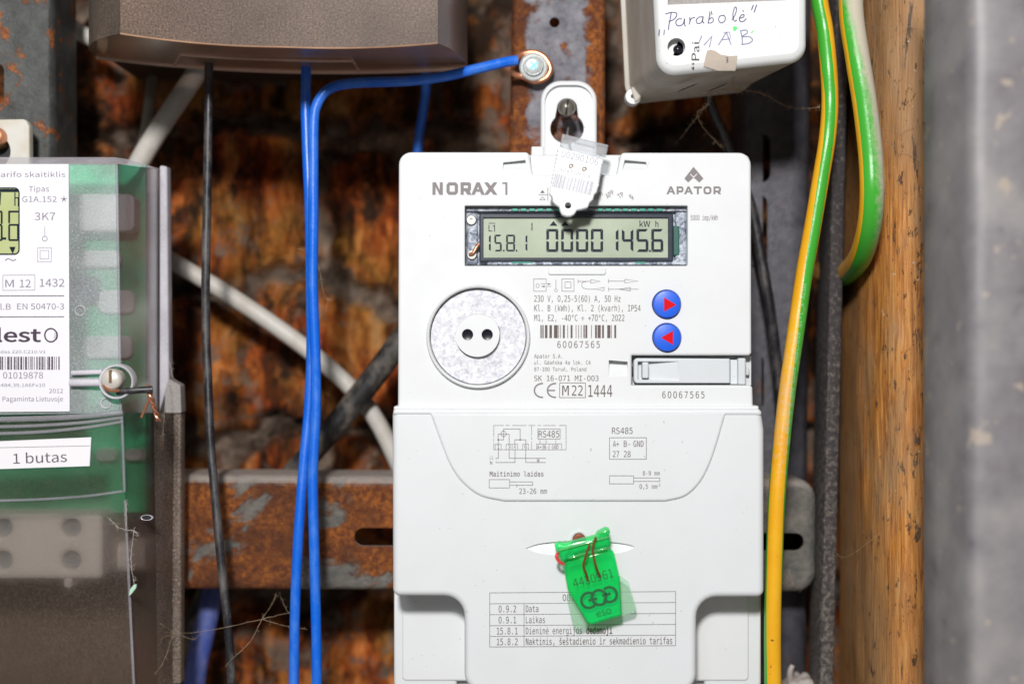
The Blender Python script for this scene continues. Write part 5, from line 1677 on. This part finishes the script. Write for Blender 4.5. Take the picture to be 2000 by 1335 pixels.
# ------------------------------------------------------------------ smoked brown breaker box, top
def build_brown():
    t_ = thing('breaker_box', 'smoked brown translucent box lid hanging in at the top edge', 'box', W(555, 140, 0.05))
    Yf, Yb = 0.0, 0.058
    # bottom edge droops in the middle
    def drop(px): return 1 - ((px - 555) / 362.0) ** 2
    xs = [235 + (855 - 235) * i / 24 for i in range(25)]
    fr = [W(px, 66 + 14 * (px > 555) * ((px - 555) / 300) + 26 * max(0, 1 - ((px - 560) / 325) ** 2), Yf) for px in xs]
    # front pane
    bm = bmesh.new()
    lo = [bm.verts.new(p) for p in fr]
    hi = [bm.verts.new(W(px, -160, Yf)) for px in xs]
    for i in range(24):
        bm.faces.new((lo[i], lo[i + 1], hi[i + 1], hi[i]))
    obj('lid_front', bm, M['brown_cover'], t_, sharp=60)
    # rear rim line
    rx = [190 + (913 - 190) * i / 24 for i in range(25)]
    rr = [W(px, 112 + (20 * i / 24) + 17 * max(0, 1 - ((px - 552) / 362) ** 2), Yb) for i, px in enumerate(rx)]
    bm = bmesh.new()
    rows = []
    for k in range(7):
        u = k / 6
        bulge = math.sin(u * PI / 2) ** 0.7
        rows.append([bm.verts.new((p.x + (q_.x - p.x) * bulge, p.y + (q_.y - p.y) * u + 0.0004 * (k == 0), p.z + (q_.z - p.z) * u)) for p, q_ in zip(fr, rr)])
    for r0_, r1_ in zip(rows, rows[1:]):
        for i in range(24): bm.faces.new((r0_[i], r0_[i + 1], r1_[i + 1], r1_[i]))
    under = obj('lid_underside', bm, M['brown_under_glow'], t_, sharp=60)
    # bevelled sides
    for i, px, pb in ((0, 235, 190), (24, 855, 913)):
        bm = bmesh.new()
        n = 6
        A_, B_ = [], []
        for s in range(n + 1):
            u = s / n
            p = fr[i].lerp(rr[i], u)
            bulge = math.sin(u * PI / 2) ** 0.7
            x = fr[i].x + (rr[i].x - fr[i].x) * bulge
            A_.append(bm.verts.new((x, p.y, p.z)))
            B_.append(bm.verts.new((x, p.y, W(0, -160, 0).z + 0.01)))
        for s in range(n): bm.faces.new((A_[s], A_[s + 1], B_[s + 1], B_[s]))
        obj('lid_side', bm, M['brown_side'], t_, sharp=60)
    bm = bmesh.new(); lo_ = W(210, 0, .064); hi_ = W(892, 0, .064)
    box(bm, (lo_.x, 0.064, 0.1125), (hi_.x, 0.112, 0.165))
    obj('box_base', bm, M['base_dark'], t_)
    obj('lid_rim', tube(bmesh.new(), rr, 0.0009, 8), M['brown_rim_glow'], t_)
    obj('lid_edge', tube(bmesh.new(), fr, 0.00035, 8), M['brown_under_glow'], t_)
    # raised lip in the underside
    ins = [fr[i].lerp(rr[i], 0.42) + Vector((0, 0, -0.0006)) for i in range(5, 18)]
    obj('lid_lip', tube(bmesh.new(), ins, 0.0007, 8), M['brown_rim_glow'], t_)
    for i in (5, 17):
        obj('lid_lip', tube(bmesh.new(), [fr[i].lerp(rr[i], 0.42), fr[i].lerp(rr[i], 1.0)], 0.0006, 8), M['brown_rim_glow'], t_)
M['base_dark'] = plain('dark_base_plastic', (0.035, 0.028, 0.024), 0.6)
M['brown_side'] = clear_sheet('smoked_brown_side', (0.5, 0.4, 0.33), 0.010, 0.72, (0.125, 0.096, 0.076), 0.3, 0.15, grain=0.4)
build_brown()

# ------------------------------------------------------------------ white box with handwriting, top right
def build_white_box():
    t_ = thing('junction_box', 'white plastic box with blue handwriting and a torn label at the top', 'box', W(1400, 190, 0.05))
    Yf, Yb = -0.004, 0.052
    front = to_w(rpoly([(1270, -160), (1577, -160), (1577, 118, 36), (1285, 148, 36)], 8), Yf)
    rear = [Vector((p.x - 0.0058 if p.x < W(1430, 0).x else p.x - 0.0095, p.y + 0.0004)) for p in front]
    bm = bmesh.new()
    rings = []
    for i, (ins, y) in enumerate(((0.0030, Yf), (0.0016, Yf + 0.0004), (0.0006, Yf + 0.0012), (0.0, Yf + 0.0030))):
        rings.append(ring_verts(bm, inset(front, ins), y))
    # holes in the front: peephole and dark window at the top
    h1 = ring_verts(bm, to_w(circ(1321, 92, 17.5, 36), Yf), Yf)
    for a, b in zip(rings, rings[1:]): bridge(bm, a, b)
    h2 = ring_verts(bm, to_w(rpoly([(1304, -120), (1535, -128), (1535, 1), (1304, 10)]), Yf), Yf)
    fill(bm, [rings[0], h1, h2])
    lp = to_w(circ(1321, 92, 17.5, 36), Yf)
    bridge(bm, h1, ring_verts(bm, lp, Yf + 0.004))
    w2 = ring_verts(bm, to_w(rpoly([(1304, -120), (1535, -128), (1535, 1), (1304, 10)]), Yf), Yf + 0.003)
    bridge(bm, h2, w2); fill(bm, [w2], 1)
    bmesh.ops.remove_doubles(bm, verts=bm.verts[:], dist=1e-6)
    lid = obj('box_front', bm, [M['white_box'], M['grey_flange']], t_)
    bm = bmesh.new()
    a = ring_verts(bm, front, Yf + 0.0031); c = ring_verts(bm, rear, Yb)
    mid = ring_verts(bm, [p.lerp(q, 0.5) for p, q in zip(front, rear)], (Yf + Yb) / 2)
    bridge(bm, a, mid); bridge(bm, mid, c); fill(bm, [c])
    obj('box_body', bm, M['box_side'], t_)
    bm = bmesh.new()
    fl = [Vector((p.x * 1.0 + (-0.0012 if p.x < W(1430, 0).x else 0.0), p.y - 0.0010)) for p in rear]
    a = ring_verts(bm, fl, Yb - 0.004); c = ring_verts(bm, fl, Yb + 0.002); bridge(bm, a, c)
    fill(bm, [a]); 
    obj('box_flange', bm, M['box_side'], t_)
    # ear with eyelet
    c = W(1237, 188, 0.044)
    bm = lathe(bmesh.new(), c, [(17 * PX, 0.006), (17 * PX, 0.0006), (16 * PX, 0.0), (5.5 * PX, 0.0), (4.6 * PX, 0.001), (4.6 * PX, 0.004)], 36)
    ear = obj('box_ear', bm, M['white_box'], t_)
    bm = plate(poly([(1232, 170), (1262, 166), (1262, 176), (1248, 196), (1240, 200)]), 0.043, 0.048, 0.0006, (), 3)
    obj('ear_web', bm, M['box_side'], ear)
    # glimpse inside the peephole
    bm = lathe(bmesh.new(), W(1321, 92, Yf), [(24 * PX, 0.004), (17 * PX, 0.004)], 24)
    flat(poly([(1296, 70), (1330, 70), (1318, 96), (1312, 118), (1296, 118)]), Yf + 0.0042, bm)
    obj('inner_wall', bm, M['white_box'], lid)
    bm = bmesh.new()
    flat(circ(1321, 92, 26, 24), Yf + 0.010, bm); obj('peephole_dark', bm, M['black'], lid)  # black disc standing in for the unlit inside of the box
    bm = lathe(bmesh.new(), W(1324, 97, Yf + 0.004), [(10 * PX, 0.003), (9.5 * PX, 0.0), (6 * PX, -0.001), (0, -0.0014)], 24)
    obj('inner_screw', bm, M['lens'], lid)
    yp = Yf - 0.00006
    q = Z1(1180, 0, 4.0457)
    bm = bmesh.new()
    s = lambda pts, w=2.1: stroke(bm, q(curve2(pts, 5)), w, yp)
    st = lambda pts, w=2.1: stroke(bm, q(pts), w, yp)
    st([(1165, 78), (1178, 44)], 2.2); st([(1186, 96), (1204, 42)], 2.2)                  # closing quotes
    st([(436, 236), (432, 274)], 2.0); st([(476, 238), (472, 276)], 2.0)                  # opening quotes
    s([(486, 112), (530, 100), (568, 104), (572, 128), (548, 156), (512, 172)], 2.2)       # P bowl
    s([(530, 104), (522, 150), (512, 200), (508, 236)], 2.2)
    s([(612, 150), (584, 152), (566, 178), (580, 204), (612, 200), (630, 176), (634, 152), (634, 186), (640, 208)], 2.2)
    s([(676, 140), (678, 170), (672, 192)]); s([(678, 168), (692, 146), (716, 140)])
    s([(776, 134), (748, 138), (728, 162), (736, 186), (764, 182), (778, 158), (782, 136), (778, 168), (788, 184)], 2.0)
    st([(830, 96), (838, 120)], 2.0); st([(846, 92), (852, 116)], 2.0)
    s([(836, 110), (828, 150), (822, 184)]); s([(824, 164), (848, 140), (864, 158), (850, 180), (822, 184)], 1.8)
    s([(944, 122), (914, 130), (904, 160), (922, 182), (950, 170), (958, 142), (944, 122)], 1.9)
    s([(1010, 158), (1036, 116), (1046, 70), (1034, 58), (1020, 96), (1018, 140), (1030, 168), (1048, 160)], 1.9)
    s([(1070, 146), (1098, 138), (1106, 120), (1086, 120), (1068, 148), (1078, 172), (1104, 168), (1122, 150)], 2.0)
    st([(1096, 86), (1100, 90)], 2.4)
    obj('ink_lettering', bm, M['ink_blue'], lid, smooth=False)
    bm = bmesh.new()
    s = lambda pts, w=1.9: stroke(bm, q(curve2(pts, 5)), w, yp)
    st = lambda pts, w=1.9: stroke(bm, q(pts), w, yp)
    st([(772, 284), (752, 330)]); st([(790, 356), (852, 288), (832, 372)], 2.0)
    st([(904, 356), (966, 256), (1002, 352)], 1.9); st([(936, 316), (992, 308)], 1.8); st([(944, 262), (990, 254), (1000, 300)], 1.2)
    s([(1078, 246), (1090, 300), (1092, 354)], 2.0); s([(1078, 244), (1122, 240), (1130, 262), (1092, 290), (1150, 292), (1172, 320), (1140, 344), (1088, 352)], 2.0)
    obj('faded_ink_lettering', bm, M['ink_faded'], lid, smooth=False)
    bm = bmesh.new()
    shape(bm, q([(1016, 214), (1040, 208), (1056, 224), (1034, 248), (1020, 242)]), yp); shape(bm, q([(1156, 262), (1178, 240), (1182, 250), (1162, 266)]), yp)
    obj('green_spot', bm, M['green_dot'], lid, smooth=False)
    bm = bmesh.new()
    text(bm, '\u201cPai', 1180 + 752 / 4.0457, 1180 + 752 / 4.0457 + 210 / 4.0457, 544 / 4.0457, 62 / 4.0457, yp, 'serif', 0.0, 90)
    text(bm, 'wi', 1180 + 982 / 4.0457, 1180 + 982 / 4.0457 + 48 / 4.0457, 500 / 4.0457, 26 / 4.0457, yp - 0.0003, 'serif', 0.0, 90)
    obj('torn_print', bm, M['ink_black'], lid, smooth=False)
    bm = plate([Vector(p) for p in q([(814, 402), (840, 394), (876, 402), (920, 432), (990, 444), (1054, 440), (1046, 500), (1036, 560), (900, 560), (786, 522), (800, 450)])], yp - 0.0002, yp, 0, (), 2)
    obj('torn_tape', bm, M['tape'], lid, 'yellowed scrap of torn tape', smooth=False)
    # dark smears of print on the underside
    bm = bmesh.new()
    def under(px, py):   # point on the box's bottom face for a picture position
        v = (py - 150) / 45.0
        return W(px, py, Yf + 0.004 + v * 0.045)
    for x0 in (1322, 1380):
        for i in range(11):
            a = x0 + i * 3.0
            w_ = 4 + 5 * abs(math.sin(i * 2.1))
            p = [under(a, 172 - i * 1.2), under(a + 2.4, 172 - i * 1.2), under(a + 2.4 + w_, 172 - i * 1.2 - w_ * 0.7), under(a + w_, 172 - i * 1.2 - w_ * 0.7)]
            bm.faces.new([bm.verts.new(v + Vector((0, -0.0005, -0.0016))) for v in p])
    obj('underside_print', bm, M['ink_black'], t_, smooth=False)
build_white_box()

# ------------------------------------------------------------------ cobwebs, fluff, plaster
def web(name, label, strands, seed, r0=0.00011, fuzz=0, mat='web'):
    rnd = random.Random(seed)
    bm = bmesh.new()
    for st in strands:
        P = spline([W(*p) for p in st], 6)
        P = [p + Vector((rnd.uniform(-1, 1), rnd.uniform(-1, 1), rnd.uniform(-1, 1))) * 0.00012 for p in P]
        tube(bm, P, lambda t_: r0 * 0.7 * (0.5 + 0.7 * rnd.random()), 5)
        for _ in range(fuzz):
            p = rnd.choice(P)
            q_ = [p]
            d = Vector((rnd.uniform(-1, 1), rnd.uniform(-.5, .5), rnd.uniform(-1, 1)))
            for j in range(4):
                d = (d + Vector((rnd.uniform(-1, 1), rnd.uniform(-1, 1), rnd.uniform(-1, 1))) * 0.8).normalized()
                q_.append(q_[-1] + d * rnd.uniform(0.00015, 0.0006))
            tube(bm, q_, r0 * 0.3, 4)
    o = obj(name, bm, M[mat], sharp=180)
    tag(o, label, 'cobweb', None, None)
    return o
web('cobweb', 'dusty cobweb strands stretched from the transparent meter across the black cable', [
    [(272, 1232, .02), (330, 1234, .038), (355, 1236, .04), (420, 1228, .032), (512, 1208, .034), (570, 1194, .036)],
    [(512, 1208, .034), (535, 1172, .05), (540, 1155, .06)], [(512, 1208, .034), (490, 1250, .034), (464, 1276, .032), (440, 1300, .034)],
    [(512, 1208, .034), (560, 1222, .036), (600, 1228, .038)], [(338, 1236, .04), (320, 1290, .03), (292, 1328, .02)],
    [(355, 1240, .042), (378, 1248, .044), (392, 1236, .04)], [(312, 1216, .03), (338, 1234, .04), (315, 1246, .03)],
    [(546, 1160, .058), (560, 1190, .045), (568, 1200, .036)],
    ], 4, 0.00012, 10)
web('cobweb', 'brown cobweb tangle hanging under the white box with handwriting', [
    [(1372, 188, .02), (1400, 178, .03), (1440, 176, .036), (1480, 180, .044), (1496, 186, .05)],
    [(1384, 204, .03), (1372, 212, .034), (1362, 220, .036), (1364, 232, .04), (1376, 252, .05), (1398, 276, .055), (1412, 290, .06)],
    [(1384, 204, .03), (1386, 186, .03), (1420, 172, .03), (1450, 178, .034)], [(1496, 186, .05), (1530, 205, .06), (1560, 212, .05), (1600, 210, .03)],
    [(1430, 150, .004), (1432, 165, .02), (1440, 178, .03)], [(1384, 200, .03), (1360, 230, .05), (1320, 280, .07)],
    ], 9, 0.00020, 34)
web('cobweb', 'fine cobweb threads over the wooden post beside the looped striped cable', [
    [(1716, 250, .004), (1750, 256, .015), (1800, 236, .014)], [(1716, 270, .004), (1760, 290, .016), (1802, 318, .016)],
    [(1690, 45, .004), (1730, 56, .016), (1790, 50, .016)],
    ], 12, 0.00008, 5)
web('cobweb', 'single cobweb thread slung from the dusty angle bar to the wooden post', [[(1630, 1078, .045), (1655, 1086, .03), (1720, 1040, .02)]], 13, 0.00008, 8)
web('cobweb', 'small tuft of web beside the striped cable below the slotted crossbar end', [[(1530, 1118, .02), (1548, 1140, .03), (1566, 1150, .04)], [(1534, 1136, .02), (1548, 1140, .03), (1540, 1112, .03)]], 14, 0.00008, 14)
web('cobweb', 'short brown cobweb dangling at the right side of the blue wires', [
    [(622, 520, .033), (628, 550, .034), (632, 572, .035), (640, 586, .036), (636, 610, .037)], [(640, 586, .036), (647, 584, .036)],
    [(583, 484, .038), (590, 488, .037), (597, 484, .036)],
    ], 15, 0.00009, 10)
web('cobweb', 'pale fluff caught on the top corner of the smoked lower meter cover', [
    [(330, 700, .045), (335, 725, .045), (338, 738, .045)], [(326, 740, .040), (330, 760, .038), (322, 790, .03), (318, 860, .03)],
    ], 17, 0.00013, 16, 'fluff')
web('cobweb', 'pale knot of web across the front edge of the smoked lower meter cover', [
    [(228, 1028, -.003), (245, 1034, -.004), (262, 1036, -.004), (270, 1046, -.004)], [(214, 1012, -.003), (232, 1030, -.004)], [(246, 980, -.003), (247, 1030, -.004)], [(262, 1036, -.004), (256, 1090, -.004), (262, 1142, -.004)],
    ], 18, 0.00013, 16, 'fluff')

def build_chip():
    bm = bmesh.new()
    q = Z1(0, 1000, 3.986)
    plate([Vector(p) for p in q([(1000, 655), (1008, 600), (1042, 560), (1062, 562), (1060, 588), (1020, 640)])], -0.0042, -0.0032, 0.0003, (), 2, bm)
    o = obj('paint_flake', bm, M['flake'])
    tag(o, 'tiny pale green flake caught on the smoked lower cover of the transparent meter', 'flake')
M['flake'] = plain('pale_green_flake', (0.45, 0.66, 0.52), 0.5)
build_chip()

def build_plaster():
    bm = bmesh.new()
    bmesh.ops.create_icosphere(bm, subdivisions=4, radius=1.0)
    c = W(1562, 1352, 0.070)
    for v in bm.verts:
        n_ = 1 + 0.35 * noise.noise(v.co * 2.2 + Vector((3, 1, 7))) + 0.14 * noise.noise(v.co * 6)
        v.co = Vector((v.co.x * 0.0078 * n_, v.co.y * 0.010 * n_, v.co.z * 0.0075 * n_)) + c
    P = spline([W(1545, 1335, .066), W(1543, 1312, .064), W(1548, 1298, .064)], 6)
    tube(bm, P, lambda t_: 0.0015 * (1 - 0.4 * t_), 10)
    o = obj('plaster_lump', bm, M['plaster'], sharp=180)
    tag(o, 'pinkish white lump of plaster at the bottom beside the striped cable', 'plaster')
build_plaster()
